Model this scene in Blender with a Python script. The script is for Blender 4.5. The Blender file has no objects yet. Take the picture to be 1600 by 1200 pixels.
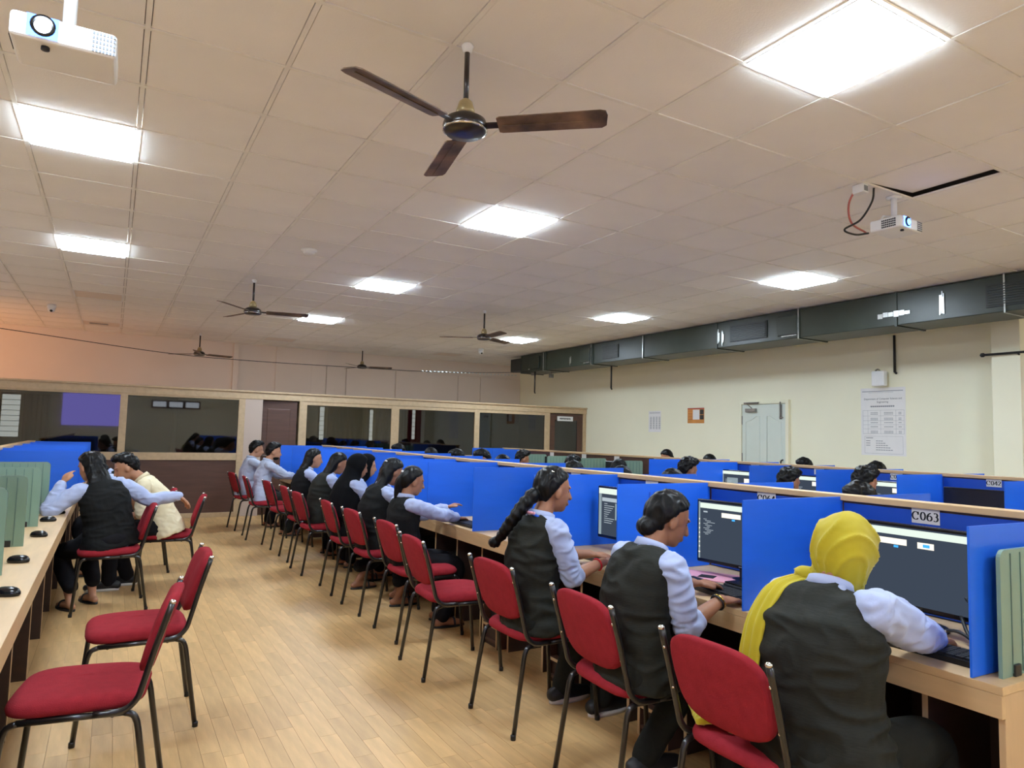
import bpy, bmesh, math, random
from mathutils import Vector, Matrix, Quaternion, noise
random.seed(7)
V = Vector
sc = bpy.context.scene
COL = sc.collection
# ---------------------------------------------------------------- camera, world, exposure
CAM_H = 1.45
cam = bpy.data.cameras.new('camera'); camo = bpy.data.objects.new('camera', cam); COL.objects.link(camo)
def cam_matrix(yaw, pit, rol):
    f = V((math.sin(yaw)*math.cos(pit), math.cos(yaw)*math.cos(pit), math.sin(pit)))
    r = V((math.cos(yaw), -math.sin(yaw), 0)); u = r.cross(f)
    r2 = r*math.cos(rol)+u*math.sin(rol); u2 = u*math.cos(rol)-r*math.sin(rol)
    m = Matrix((r2, u2, -f)).transposed().to_4x4(); m.translation = V((0, 0, CAM_H)); return m
CAM_M = cam_matrix(.5226, .0742, .0255)
camo.matrix_world = CAM_M
cam.sensor_fit = 'HORIZONTAL'; cam.sensor_width = 36; cam.lens = 36*1077/1600; cam.clip_start = .05; cam.clip_end = 100
sc.camera = camo
w = bpy.data.worlds.new('world'); sc.world = w; w.use_nodes = True
w.node_tree.nodes['Background'].inputs[0].default_value = (.9, .95, 1, 1)
w.node_tree.nodes['Background'].inputs[1].default_value = .3
sc.view_settings.view_transform = 'Standard'; sc.view_settings.look = 'None'
sc.view_settings.gamma = 1; sc.view_settings.use_curve_mapping = False
sc.view_settings.exposure = 0.8
LED = 29.0            # ceiling LED panel emission
sc.cycles.max_bounces = 10; sc.cycles.diffuse_bounces = 8; sc.cycles.sample_clamp_indirect = 6
sc.cycles.use_denoising = True
# ---------------------------------------------------------------- materials
def lin(c):
    return tuple(((x/255)/12.92 if x/255 <= .04045 else ((x/255+.055)/1.055)**2.4) for x in c)
def mat(name, rgb, rough=.6, metal=0, var=.08, scale=8, stretch=(1, 1, 1), bump=0, bscale=60, rnd=0, sheen=0, emit=None, es=0, spec=.5, island=False, coat=0, trans=0, alpha=1):
    m = bpy.data.materials.new(name); m.use_nodes = True; nt = m.node_tree; N = nt.nodes; L = nt.links
    b = N['Principled BSDF']; c = lin(rgb)
    b.inputs['Roughness'].default_value = rough; b.inputs['Metallic'].default_value = metal
    b.inputs['Specular IOR Level'].default_value = spec; b.inputs['Coat Weight'].default_value = coat
    b.inputs['Transmission Weight'].default_value = trans; b.inputs['Alpha'].default_value = alpha
    if sheen: b.inputs['Sheen Weight'].default_value = sheen; b.inputs['Sheen Roughness'].default_value = .5
    tc = N.new('ShaderNodeTexCoord'); mp = N.new('ShaderNodeMapping'); L.new(tc.outputs['Object'], mp.inputs[0]); mp.inputs['Scale'].default_value = stretch
    nz = N.new('ShaderNodeTexNoise'); nz.inputs['Scale'].default_value = scale; nz.inputs['Detail'].default_value = 5; L.new(mp.outputs[0], nz.inputs['Vector'])
    mx = N.new('ShaderNodeMix'); mx.data_type = 'RGBA'
    lo = tuple(x*(1-var) for x in c); hi = tuple(min(1, x*(1+var)) for x in c)
    rmp = N.new('ShaderNodeMapRange'); rmp.inputs[1].default_value = .3; rmp.inputs[2].default_value = .7; L.new(nz.outputs[0], rmp.inputs[0])
    mx.inputs[6].default_value = (*lo, 1); mx.inputs[7].default_value = (*hi, 1); L.new(rmp.outputs[0], mx.inputs[0])
    out = mx.outputs[2]
    if rnd:
        hs = N.new('ShaderNodeHueSaturation'); L.new(out, hs.inputs['Color'])
        mr = N.new('ShaderNodeMapRange'); mr.inputs[3].default_value = 1-rnd; mr.inputs[4].default_value = 1+rnd
        src = N.new('ShaderNodeNewGeometry').outputs['Random Per Island'] if island else N.new('ShaderNodeObjectInfo').outputs['Random']
        L.new(src, mr.inputs[0]); L.new(mr.outputs[0], hs.inputs['Value']); out = hs.outputs[0]
    L.new(out, b.inputs['Base Color'])
    if bump:
        n2 = N.new('ShaderNodeTexNoise'); n2.inputs['Scale'].default_value = bscale; n2.inputs['Detail'].default_value = 6; L.new(mp.outputs[0], n2.inputs['Vector'])
        bp = N.new('ShaderNodeBump'); bp.inputs['Strength'].default_value = bump; bp.inputs['Distance'].default_value = .01; L.new(n2.outputs[0], bp.inputs['Height']); L.new(bp.outputs[0], b.inputs['Normal'])
    if emit:
        b.inputs['Emission Color'].default_value = (*lin(emit), 1); b.inputs['Emission Strength'].default_value = es
    return m
def emis(name, rgb, s, lin_rgb=None):
    m = bpy.data.materials.new(name); m.use_nodes = True; nt = m.node_tree
    for n in list(nt.nodes): nt.nodes.remove(n)
    e = nt.nodes.new('ShaderNodeEmission'); o = nt.nodes.new('ShaderNodeOutputMaterial'); e.inputs[0].default_value = (*(lin_rgb or lin(rgb)), 1); e.inputs[1].default_value = s
    nt.links.new(e.outputs[0], o.inputs[0]); return m
M = {}
M['plank'] = mat('vinyl wood plank', (198, 160, 108), .42, var=.12, scale=3, stretch=(9, 1.2, 1), bump=.05, bscale=40, rnd=.10, spec=.4)
M['plank_far'] = mat('vinyl wood strips', (198, 160, 108), .42, var=.12, scale=3, stretch=(9, 1.2, 1), rnd=.10, island=True, spec=.4)
M['joint'] = mat('floor joint', (120, 92, 60), .7)
M['tile'] = mat('gypsum ceiling tile', (238, 235, 228), .85, var=.03, scale=2.2, bump=.12, bscale=120, rnd=.025)
M['tile_far'] = mat('gypsum ceiling tile far', (238, 235, 228), .85, var=.03, scale=2.2, bump=.12, bscale=120, rnd=.025, island=True)
M['tbar'] = mat('ceiling grid paint', (234, 231, 222), .6, var=.06, scale=5)
M['plenum'] = mat('dark plenum', (120, 106, 92), .9)
M['wall'] = mat('cream wall paint', (240, 237, 210), .8, var=.02, scale=1.5, bump=.05, bscale=90)
M['wall_back'] = mat('beige wall paint', (226, 212, 198), .85, var=.025, scale=1.5, bump=.05, bscale=90)
M['board'] = mat('beige wall board', (188, 170, 156), .8, var=.02, scale=2)
M['maple'] = mat('maple laminate', (202, 170, 126), .42, var=.09, scale=2.5, stretch=(8, 1, 8), bump=.03, bscale=30)
M['maple_v'] = mat('maple laminate upright', (196, 164, 124), .45, var=.09, scale=2.5, stretch=(8, 8, 1), bump=.03, bscale=30)
M['frame'] = mat('pale wood frame', (190, 165, 130), .5, var=.08, scale=3, stretch=(6, 6, 6))
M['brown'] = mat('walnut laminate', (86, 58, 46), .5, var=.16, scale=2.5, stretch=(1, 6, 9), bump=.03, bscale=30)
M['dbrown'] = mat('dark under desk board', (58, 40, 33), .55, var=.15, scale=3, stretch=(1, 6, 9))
M['blue'] = mat('blue corrugated sheet', (34, 104, 226), .38, var=.05, scale=2, stretch=(1, 1, 6), bump=.04, bscale=14, rnd=.05, spec=.45)
M['blue_dk'] = mat('blue back sheet', (22, 78, 190), .42, var=.06, scale=2, rnd=.06)
M['green'] = mat('green fluted panel', (140, 170, 152), .25, var=.05, scale=3, trans=.25, spec=.5)
M['green_rib'] = mat('panel rib', (88, 116, 108), .4)
M['red'] = mat('red chair fabric', (142, 38, 46), .95, var=.08, scale=30, bump=.25, bscale=320, rnd=.05, spec=.12)
M['blacktube'] = mat('black painted steel', (26, 24, 24), .28, metal=.0, var=.1, scale=20, coat=.35)
M['chrome'] = mat('chrome', (215, 212, 205), .16, metal=1, var=.02)
M['black'] = mat('black plastic', (24, 24, 26), .42, var=.1, scale=20)
M['bezel'] = mat('glossy black bezel', (16, 16, 19), .2, var=.05)
M['key'] = mat('keycaps', (38, 38, 41), .5, var=.08)
M['white'] = mat('white plastic', (226, 226, 224), .4, var=.02)
M['paper'] = mat('white paper', (232, 230, 226), .8, var=.02)
M['ink'] = mat('black ink', (28, 28, 32), .8)
M['inkgrey'] = mat('grey print', (120, 124, 128), .8)
M['pink'] = mat('pink folder', (226, 160, 176), .7, var=.05)
M['ductm'] = mat('duct insulation', (44, 52, 42), .38, var=.22, scale=2.5, bump=.12, bscale=14, spec=.5)
M['duct_dk'] = mat('duct grille dark', (34, 38, 36), .5)
M['foil'] = mat('aluminium tape', (198, 202, 198), .3, metal=.8, var=.2, scale=30)
M['fan'] = mat('aged fan brown', (104, 82, 62), .5, metal=.1, var=.75, scale=7, stretch=(1, 1, 1), bump=.1, bscale=30)
M['fan_dk'] = mat('fan motor', (42, 34, 30), .3, metal=.3, var=.2, coat=.3)
M['brass'] = mat('fan canopy cup', (168, 148, 104), .4, metal=.4, var=.15)
M['glass'] = None
M['curtain'] = mat('maroon curtain', (122, 36, 40), .9, var=.15, scale=3, stretch=(1, 8, .3), sheen=.2)
M['door_w'] = mat('white door paint', (214, 222, 210), .4, var=.015)
M['steel'] = mat('brushed steel', (150, 148, 142), .35, metal=.8, var=.1)
M['shirt'] = mat('light blue shirt', (168, 180, 214), .8, var=.03, scale=10, bump=.10, bscale=24, sheen=.1)
M['shirt_w'] = mat('white blue check shirt', (180, 190, 212), .8, var=.04, scale=40, bump=.10, bscale=24)
M['cream'] = mat('cream shirt', (226, 214, 178), .8, var=.03, scale=10, bump=.12, bscale=22)
M['vest'] = mat('charcoal olive waistcoat', (37, 38, 33), .68, var=.12, scale=60, stretch=(1, 1, 6), bump=.15, bscale=30, spec=.15)
M['vest_b'] = mat('black waistcoat', (26, 27, 27), .85, var=.12, scale=60, bump=.15, bscale=30, spec=.15)
M['trouser'] = mat('black trousers', (24, 23, 26), .85, var=.1, scale=20, bump=.12, bscale=25, spec=.15)
M['trouser_g'] = mat('grey green trousers', (34, 35, 31), .85, var=.12, scale=60, bump=.15, bscale=30, spec=.15)
M['hair'] = mat('black hair', (9, 8, 8), .40, var=.25, scale=20, stretch=(6, 6, .7), bump=.12, bscale=40, spec=.22)
M['hijab_b'] = mat('black hijab', (13, 13, 15), .9, var=.15, scale=10, bump=.1, bscale=20, spec=.12)
M['mustard'] = mat('mustard scarf', (178, 162, 20), .85, var=.07, scale=8, bump=.12, bscale=20, sheen=.2)
M['skin'] = mat('brown skin', (158, 108, 78), .5, var=.05, scale=14, bump=.03, bscale=120)
M['skin2'] = mat('warm skin', (186, 134, 102), .5, var=.05, scale=14, bump=.03, bscale=120)
M['eye'] = mat('eye', (22, 16, 14), .15)
M['shoe'] = mat('black shoe', (28, 27, 28), .5)
M['sole'] = mat('white sole', (214, 210, 204), .6)
M['gold'] = mat('gold bangle', (196, 160, 80), .25, metal=1)
M['thread'] = mat('red thread', (190, 30, 36), .8)
M['cable'] = mat('black cable', (22, 22, 22), .5)
M['cable_r'] = mat('pink cable', (176, 96, 88), .5)
M['poster'] = mat('orange poster', (206, 138, 66), .6, var=.1, scale=6)
M['poster_r'] = mat('poster red band', (176, 70, 62), .6)
M['photo_dk'] = mat('poster dark photo', (50, 46, 44), .6, var=.5, scale=40)
M['screen'] = emis('screen dark', (50, 58, 70), .9)
M['screen_lt'] = emis('screen light bar', (196, 208, 198), .9)
M['screen_mid'] = emis('screen mid', (120, 134, 140), .9)
M['screen_w'] = emis('screen white', (222, 214, 198), 1.0)
M['screen_bl'] = emis('screen blue', (60, 150, 220), 1.0)
M['screen_tx'] = emis('screen text', (150, 160, 168), .9)
M['screen_off'] = mat('screen off', (30, 28, 34), .25)
M['led'] = emis('led panel', (255, 255, 255), LED, lin_rgb=(.80, .95, 1.10))
M['led_off'] = mat('unlit led diffuser', (226, 214, 198), .5, var=.01)
M['daylight'] = emis('daylight', (240, 248, 255), 1.8)
M['warmwin'] = emis('sunlit curtain', (255, 196, 150), 5.0)
M['lens_bl'] = emis('projector lens glow', (60, 110, 255), 9.0)
M['lens_core'] = emis('projector lens core', (235, 245, 255), 25.0)
M['projscreen'] = emis('projected image', (150, 140, 236), 3.0)
def glass_mat():
    m = bpy.data.materials.new('tinted glass'); m.use_nodes = True; nt = m.node_tree; N = nt.nodes; L = nt.links
    N.remove(N['Principled BSDF']); o = N['Material Output']
    t = N.new('ShaderNodeBsdfTransparent'); t.inputs[0].default_value = (.34, .34, .32, 1)
    g = N.new('ShaderNodeBsdfGlossy'); g.inputs['Roughness'].default_value = .02; g.inputs[0].default_value = (.9, .9, .95, 1)
    f = N.new('ShaderNodeFresnel'); f.inputs[0].default_value = 1.7
    mx = N.new('ShaderNodeMixShader'); L.new(f.outputs[0], mx.inputs[0]); L.new(t.outputs[0], mx.inputs[1]); L.new(g.outputs[0], mx.inputs[2]); L.new(mx.outputs[0], o.inputs[0]); return m
M['glass'] = glass_mat()
# ---------------------------------------------------------------- mesh builder
class MB:
    def __init__(s): s.v = []; s.f = []; s.mi = []; s.sm = []
    def add(s, vs, fs, mi=0, smooth=False):
        o = len(s.v); s.v += [V(x) for x in vs]
        for f in fs: s.f.append([i+o for i in f]); s.mi.append(mi); s.sm.append(smooth)
    def box(s, lo, hi, mi=0, mx=None):
        x0, y0, z0 = lo; x1, y1, z1 = hi
        vs = [V(p) for p in ((x0, y0, z0), (x1, y0, z0), (x1, y1, z0), (x0, y1, z0), (x0, y0, z1), (x1, y0, z1), (x1, y1, z1), (x0, y1, z1))]
        if mx: vs = [mx @ p for p in vs]
        s.add(vs, [(3, 2, 1, 0), (4, 5, 6, 7), (0, 1, 5, 4), (1, 2, 6, 5), (2, 3, 7, 6), (3, 0, 4, 7)], mi); return s
    def quad(s, a, b, c, d, mi=0): s.add([a, b, c, d], [(0, 1, 2, 3)], mi); return s
    def loft(s, rings, mi=0, cap=True, smooth=True):
        n = len(rings[0]); vs = [p for r in rings for p in r]; fs = []
        for i in range(len(rings)-1):
            for j in range(n):
                k = (j+1) % n; fs.append((i*n+j, i*n+k, (i+1)*n+k, (i+1)*n+j))
        if cap: fs.append(tuple(reversed(range(n)))); fs.append(tuple((len(rings)-1)*n+j for j in range(n)))
        s.add(vs, fs, mi, smooth); return s
    def tube(s, path, r, n=8, mi=0, smooth=True, rnd=False, flat=1.0):
        path = [V(p) for p in path]; m = len(path)
        rr = r if isinstance(r, (list, tuple)) else [r]*m
        t0 = (path[1]-path[0]).normalized(); u = t0.orthogonal().normalized(); rings = []
        tp = t0
        for i, p in enumerate(path):
            t = (path[min(i+1, m-1)]-path[max(i-1, 0)])
            t = t.normalized() if t.length > 1e-9 else tp
            q = tp.rotation_difference(t); u = q @ u; u = (u-t*u.dot(t)).normalized(); w_ = t.cross(u); tp = t
            def ring(c, rad): return [c+u*(rad*math.cos(2*math.pi*k/n))+w_*(rad*flat*math.sin(2*math.pi*k/n)) for k in range(n)]
            if rnd and i == 0: rings += [ring(p-t*rr[i]*.92, rr[i]*.35), ring(p-t*rr[i]*.6, rr[i]*.8)]
            rings.append(ring(p, rr[i]))
            if rnd and i == m-1: rings += [ring(p+t*rr[i]*.6, rr[i]*.8), ring(p+t*rr[i]*.92, rr[i]*.35)]
        return s.loft(rings, mi, True, smooth)
    def blob(s, c, r, rot=None, nu=14, nv=9, mi=0):
        c = V(c); rings = []
        for i in range(nv+1):
            th = math.pi*(i+.02)/(nv+.04); ring = []
            for j in range(nu):
                ph = 2*math.pi*j/nu; p = V((r[0]*math.sin(th)*math.cos(ph), r[1]*math.sin(th)*math.sin(ph), -r[2]*math.cos(th)))
                ring.append(c+(rot @ p if rot else p))
            rings.append(ring)
        return s.loft(rings, mi, True, True)
    def lathe(s, prof, c=(0, 0, 0), n=20, mi=0, smooth=True):
        c = V(c); return s.loft([[c+V((r*math.cos(2*math.pi*k/n), r*math.sin(2*math.pi*k/n), z)) for k in range(n)] for r, z in prof], mi, True, smooth)
    def xf(s, mx): s.v = [mx @ p for p in s.v]; return s
    def mesh(s, name, mats):
        me = bpy.data.meshes.new(name); me.from_pydata([tuple(p) for p in s.v], [], s.f)
        for m in (mats if isinstance(mats, (list, tuple)) else [mats]): me.materials.append(M[m] if isinstance(m, str) else m)
        me.polygons.foreach_set('material_index', s.mi); me.polygons.foreach_set('use_smooth', s.sm)
        bm = bmesh.new(); bm.from_mesh(me); bmesh.ops.recalc_face_normals(bm, faces=bm.faces); bm.to_mesh(me); bm.free(); me.update(); return me
def link(name, data, parent=None, loc=None, rotz=None):
    o = bpy.data.objects.new(name, data); COL.objects.link(o)
    if parent: o.parent = parent
    if loc is not None: o.location = loc
    if rotz is not None: o.rotation_euler = (0, 0, rotz)
    return o
def obj(name, mb, mats, parent=None, bevel=0, loc=None, rotz=None, seg=2):
    o = link(name, mb.mesh(name, mats), parent, loc, rotz)
    if bevel:
        b = o.modifiers.new('bevel', 'BEVEL'); b.width = bevel; b.segments = seg; b.limit_method = 'ANGLE'; b.harden_normals = False
    return o
def tag(o, label, cat, group=None):
    o['label'] = label; o['category'] = cat
    if group: o['group'] = group
    return o
def struct(o, label=None):
    o['kind'] = 'structure'
    if label: o['label'] = label
    return o
def thing(name, label, cat, loc=(0, 0, 0), rotz=0, group=None):
    o = link(name, None, None, loc, rotz); o.empty_display_size = .1; return tag(o, label, cat, group)
def copy_tree(root, loc, rotz, label=None, group=None):
    r = root.copy(); COL.objects.link(r); r.location = loc; r.rotation_euler = (0, 0, rotz)
    if label: r['label'] = label
    if group: r['group'] = group
    for ch in list(root.children):
        c = ch.copy(); COL.objects.link(c); c.parent = r
        for g in list(ch.children):
            d = g.copy(); COL.objects.link(d); d.parent = c
    return r
def bx(lo, hi): return MB().box(lo, hi)
def catmull(pts, rad, k=5):
    pts = [V(p) for p in pts]; P = [pts[0]*2-pts[1]]+pts+[pts[-1]*2-pts[-2]]; R = [rad[0]]+list(rad)+[rad[-1]]; op = []; orr = []
    for i in range(1, len(P)-2):
        for j in range(k):
            t = j/k; a, b, c, d = P[i-1], P[i], P[i+1], P[i+2]
            op.append(.5*((2*b)+(c-a)*t+(2*a-5*b+4*c-d)*t*t+(3*b-a-3*c+d)*t**3)); orr.append(R[i]*(1-t)+R[i+1]*t)
    return op+[pts[-1]], orr+[rad[-1]]
def smooth_path(pts, k=5): return catmull(pts, [1]*len(pts), k)[0]
def text_mb(s, size, font_bold=False):
    c = bpy.data.curves.new('t', 'FONT'); c.body = s; c.size = size; c.align_x = 'CENTER'; c.align_y = 'CENTER'; c.extrude = .0004
    o = bpy.data.objects.new('t', c); COL.objects.link(o); dg = bpy.context.evaluated_depsgraph_get(); dg.update()
    me = bpy.data.meshes.new_from_object(o.evaluated_get(dg)); mb = MB(); mb.add([v.co.copy() for v in me.vertices], [list(p.vertices) for p in me.polygons])
    bpy.data.objects.remove(o); bpy.data.curves.remove(c); bpy.data.meshes.remove(me); return mb
# ---------------------------------------------------------------- serif glyphs for the seat labels
def arc(cx, cy, rx, ry, a0, a1, n=16): return [(cx+rx*math.cos(math.radians(a0+(a1-a0)*i/n)), cy+ry*math.sin(math.radians(a0+(a1-a0)*i/n))) for i in range(n+1)]
GL = {'C': [arc(.33, .35, .28, .33, 42, 318, 22), [(.53, .69), (.55, .44)]],
      '0': [arc(.25, .35, .19, .33, 0, 360, 24)],
      '6': [arc(.26, .22, .19, .21, 0, 360, 20), arc(.50, .24, .44, .44, 175, 105, 10)],
      '3': [arc(.22, .52, .16, .16, 140, -80, 12), arc(.20, .20, .21, .20, 85, -130, 14)],
      '4': [[(.36, .0), (.36, .68)], [(.36, .68), (.02, .2)], [(.02, .2), (.5, .2)]],
      '2': [arc(.24, .50, .17, .17, 165, -25, 12)+[(.06, .04)], [(.05, .04), (.45, .04)]]}
def glyphs(s, h):
    mb = MB(); x = 0
    for ch in s:
        for st in GL[ch]:
            L_ = []; R_ = []
            for i, p in enumerate(st):
                a = st[max(i-1, 0)]; b = st[min(i+1, len(st)-1)]; d = V((b[0]-a[0], b[1]-a[1])); d.normalize()
                wd = .026+.05*abs(d.y); n = V((-d.y, d.x))*wd
                L_.append(V((p[0]+n.x+x, p[1]+n.y, 0))); R_.append(V((p[0]-n.x+x, p[1]-n.y, 0)))
            k = len(st); mb.add(L_+R_, [(i, i+1, k+i+1, k+i) for i in range(k-1)])
        x += .70 if ch == 'C' else .54
    mb.v = [V(((p.x-x/2)*h/.7, (p.y-.35)*h/.7, 0)) for p in mb.v]; return mb
# ================================================================ STRUCTURE
CZ = 3.197; GX0, GY0, T = .0308, 2.7501, .6
XL, XR, YB, YF = -3.6, 8.93, 15.1, -3.2
YP = 12.21
def project(p):
    q = CAM_M.inverted() @ V(p)
    if q.z > -.05: return None
    return (800+1077*q.x/-q.z, 600-1077*q.y/-q.z, -q.z)
# floor with vinyl planks
fl = struct(obj('floor', bx((XL, YF, -.08), (XR, YB, -.0085)), 'joint'), 'honey coloured wood strip floor')
PW, PL = .085, .46
planks = []; far = MB()
nx0, nx1 = int(XL/PW), int(XR/PW)
for i in range(nx0, nx1):
    off = random.random()*PL
    for j in range(-7, 34):
        y0 = j*PL+off-.2; x0 = i*PW
        if y0+PL > YB or y0 < YF: continue
        pr = project((x0+PW/2, y0+PL/2, 0)); inaisle = -.35 < x0 < 2.35
        vis = pr and -60 < pr[0] < 1660 and -50 < pr[1] < 1290
        planks.append(((0 if (vis and inaisle) else 1), pr[2] if pr else 99, x0, y0))
planks.sort()
pm = bx((.0006, .0006, -.008), (PW-.0006, PL-.0006, 0)).mesh('plank', 'plank')
for k, (a, d, x0, y0) in enumerate(planks):
    if k < 300: link('plank', pm, fl, (x0, y0, 0))
    else: far.quad(V((x0+.0006, y0+.0006, 0)), V((x0+PW-.0006, y0+.0006, 0)), V((x0+PW-.0006, y0+PL-.0006, 0)), V((x0+.0006, y0+PL-.0006, 0)))
o = obj('plank_field', far, 'plank_far', fl); o['kind'] = 'stuff'
# ceiling
ce = struct(obj('ceiling', bx((XL, YF, CZ+.09), (XR, YB, CZ+.2)), 'plenum'), 'suspended ceiling of square beige tiles')
LIT = [(-1, 3), (-1, 8), (4, -2), (4, 3), (4, 8), (4, 13), (10, 3), (10, 8), (10, 13), (-1, -2), (10, -2), (-1, -7), (4, -7), (10, -7)]
OFF = [(-1, 13), (-1, 18), (4, 18), (10, 18)]
OPEN = (7, -1)
I0, I1, J0, J1 = -6, 15, -10, 21
tiles = []
for i in range(I0, I1):
    for j in range(J0, J1):
        if (i, j) in LIT or (i, j) in OFF or (i, j) == OPEN: continue
        pr = project((GX0+(i+.5)*T, GY0+(j+.5)*T, CZ))
        vis = pr and -160 < pr[0] < 1760 and -160 < pr[1] < 1300
        tiles.append((0 if vis else 1, pr[2] if pr else 99, i, j))
tiles.sort()
G = .0035+.0115
tm = bx((G, G, .003), (T-G, T-G, .014)).mesh('tile', 'tile'); far = MB()
for k, (a, d, i, j) in enumerate(tiles):
    x, y = GX0+i*T, GY0+j*T
    if k < 300: link('tile', tm, ce, (x, y, CZ))
    else: far.box((x+G, y+G, CZ+.003), (min(x+T-G, XR), y+T-G, CZ+.014))
o = obj('tile_field', far, 'tile_far', ce); o['kind'] = 'stuff'
o = link('tile', tm, ce, (GX0+OPEN[0]*T, GY0+OPEN[1]*T, CZ+.001)); o.rotation_euler = (0, math.radians(-3.6), 0)
bar = MB().box((-.0115, YF, 0), (.0115, YB, .012)).mesh('grid_bar', 'tbar')
for i in range(I0, I1+1):
    x = GX0+i*T
    if XL < x < XR: link('grid_bar', bar, ce, (x, 0, CZ-.0005))
bar = MB().box((XL, -.0115, 0), (XR, .0115, .012)).mesh('grid_bar', 'tbar')
for j in range(J0, J1+1):
    y = GY0+j*T
    if YF < y < YB: link('grid_bar', bar, ce, (0, y, CZ-.001))
# walls
struct(obj('wall_right', bx((XR, YF, 0), (XR+.2, YB, CZ+.1)), 'wall'), 'cream painted side wall')
wb = struct(obj('wall_back', bx((XL, YB, 0), (XR, YB+.2, CZ+.1)), 'wall_back'), 'beige far wall above the cabin')
struct(obj('wall_left', bx((XL-.2, YF, 0), (XL, YB, CZ+.1)), 'wall_back'))
struct(obj('wall_front', bx((XL-.2, YF-.2, 0), (XR+.2, YF, CZ+.1)), 'wall'))
# flat pilasters and board seams of the far wall
for a, b in ((2.06, 2.16), (2.91, 3.66), (3.66, 3.97)):
    obj('wall_pilaster', bx((a, YB-.07 if a < 2.5 else YB-.04, 2.1), (b, YB, CZ)), 'wall_back', wb, .004)
for a, b in ((3.99, 4.41), (4.43, 5.57), (5.59, 7.16), (7.18, 7.77), (7.79, 8.92)):
    obj('wall_board', bx((a, YB-.03, 2.1), (b, YB, 2.86)), 'wall_back', wb, .004)
# square pillar and curtained window by the right frame edge
struct(obj('wall_pillar', bx((8.6, 3.74, 0), (XR, 4.03, CZ)), 'wall', None, .004), 'cream square pillar beside the maroon curtain')
wn = struct(link('window_1', None))
obj('window_frame', MB().box((XR-.03, 2.2, .9), (XR-.001, 3.72, .96)).box((XR-.03, 2.2, 2.3), (XR-.001, 3.72, 2.36)).box((XR-.03, 3.66, .96), (XR-.001, 3.72, 2.3)).box((XR-.03, 2.2, .96), (XR-.001, 2.26, 2.3)), 'frame', wn)
obj('pane', bx((XR-.018, 2.26, .96), (XR-.012, 3.66, 2.3)), 'daylight', wn)
# glazed cabin partition
pt = struct(obj('wall_partition', bx((XL, YP-.01, 1.945), (XR, YP+.09, 2.08)), 'frame', None, .004), 'cabin partition of pale wood frames and dark glass')
obj('cornice', bx((XL, YP-.035, 2.055), (XR, YP+.1, 2.085)), 'frame', pt, .004)
def post(a, b, z0=0, z1=1.945): obj('post', bx((a, YP-.005, z0), (b, YP+.07, z1)), 'frame', pt, .003)
def bay(a, b, zt=1.9):
    obj('rail', bx((a, YP, zt), (b, YP+.06, 1.945)), 'frame', pt, .003)
    obj('rail', bx((a, YP, .92), (b, YP+.06, 1.04)), 'frame', pt, .003)
    obj('base_rail', bx((a, YP, 0), (b, YP+.06, .075)), 'frame', pt, .003)
    obj('lower_panel', bx((a, YP+.02, .075), (b, YP+.045, .92)), 'brown', pt)
    obj('glass_pane', bx((a, YP+.028, 1.04), (b, YP+.034, zt)), 'glass', pt)
for a, b in ((-1.75, -1.66), (.08, .18), (1.80, 1.90), (2.79, 2.92), (4.47, 4.62), (6.20, 6.31), (7.86, 7.98), (8.84, 8.92)): post(a, b)
for a, b in ((XL, -1.75), (-1.66, .08), (.18, 1.80)): bay(a, b, 1.92)
for a, b in ((2.92, 4.47), (4.62, 6.20), (6.31, 7.86)): bay(a, b, 1.885)
struct(obj('ceiling_cabin', bx((XL, YP+.1, 2.0), (XR, YB, 2.06)), 'wall_back'))
struct(obj('wall_cabin', bx((1.0, 13.9, 0), (1.06, YB, 2.0)), 'wall_back'))
# cabin doors
obj('wall_board', bx((1.90, YP+.0, 0), (2.18, YP+.06, 1.945)), 'board', pt, .003)
d1 = struct(link('door_1', None, None, (2.79, YP+.045, 0), math.radians(180-6)), 'brown panelled cabin door')
obj('door_leaf', bx((.03, -.02, .01), (.61, .02, 1.93)), 'brown', d1, .003)
for z0, z1 in ((.15, .85), (1.0, 1.8)): obj('door_panel', bx((.14, -.028, z0), (.52, .028, z1)), 'brown', d1, .012)
obj('handle', MB().tube([(.57, .02, 1.0), (.57, .06, 1.0), (.48, .065, 1.0)], .009), 'steel', d1)
d2 = struct(link('door_2', None, None, (7.98, YP+.02, 0)), 'dark cabin door with a small white name board')
obj('door_frame', MB().box((0, 0, .01), (.14, .04, 1.93)).box((.72, 0, .01), (.86, .04, 1.93)).box((.14, 0, 1.8), (.72, .04, 1.93)).box((.14, 0, .01), (.72, .04, .9)), 'brown', d2, .003)
obj('pane', bx((.14, .016, .9), (.72, .022, 1.8)), 'glass', d2)
sg = thing('name_board', 'small white name board on the dark cabin door by the corner', 'sign', (8.36, YP+.0, 1.83))
obj('board', bx((-.2, -.015, -.05), (.2, 0, .05)), 'white', sg, .002)
mb = MB()
for k in range(11): mb.box((-.145+k*.026, -.0165, -.016+.006*(k % 3 == 0)), (-.125+k*.026, -.0152, .012+.004*(k % 2)))
obj('lettering', mb, 'ink', sg)
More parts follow.
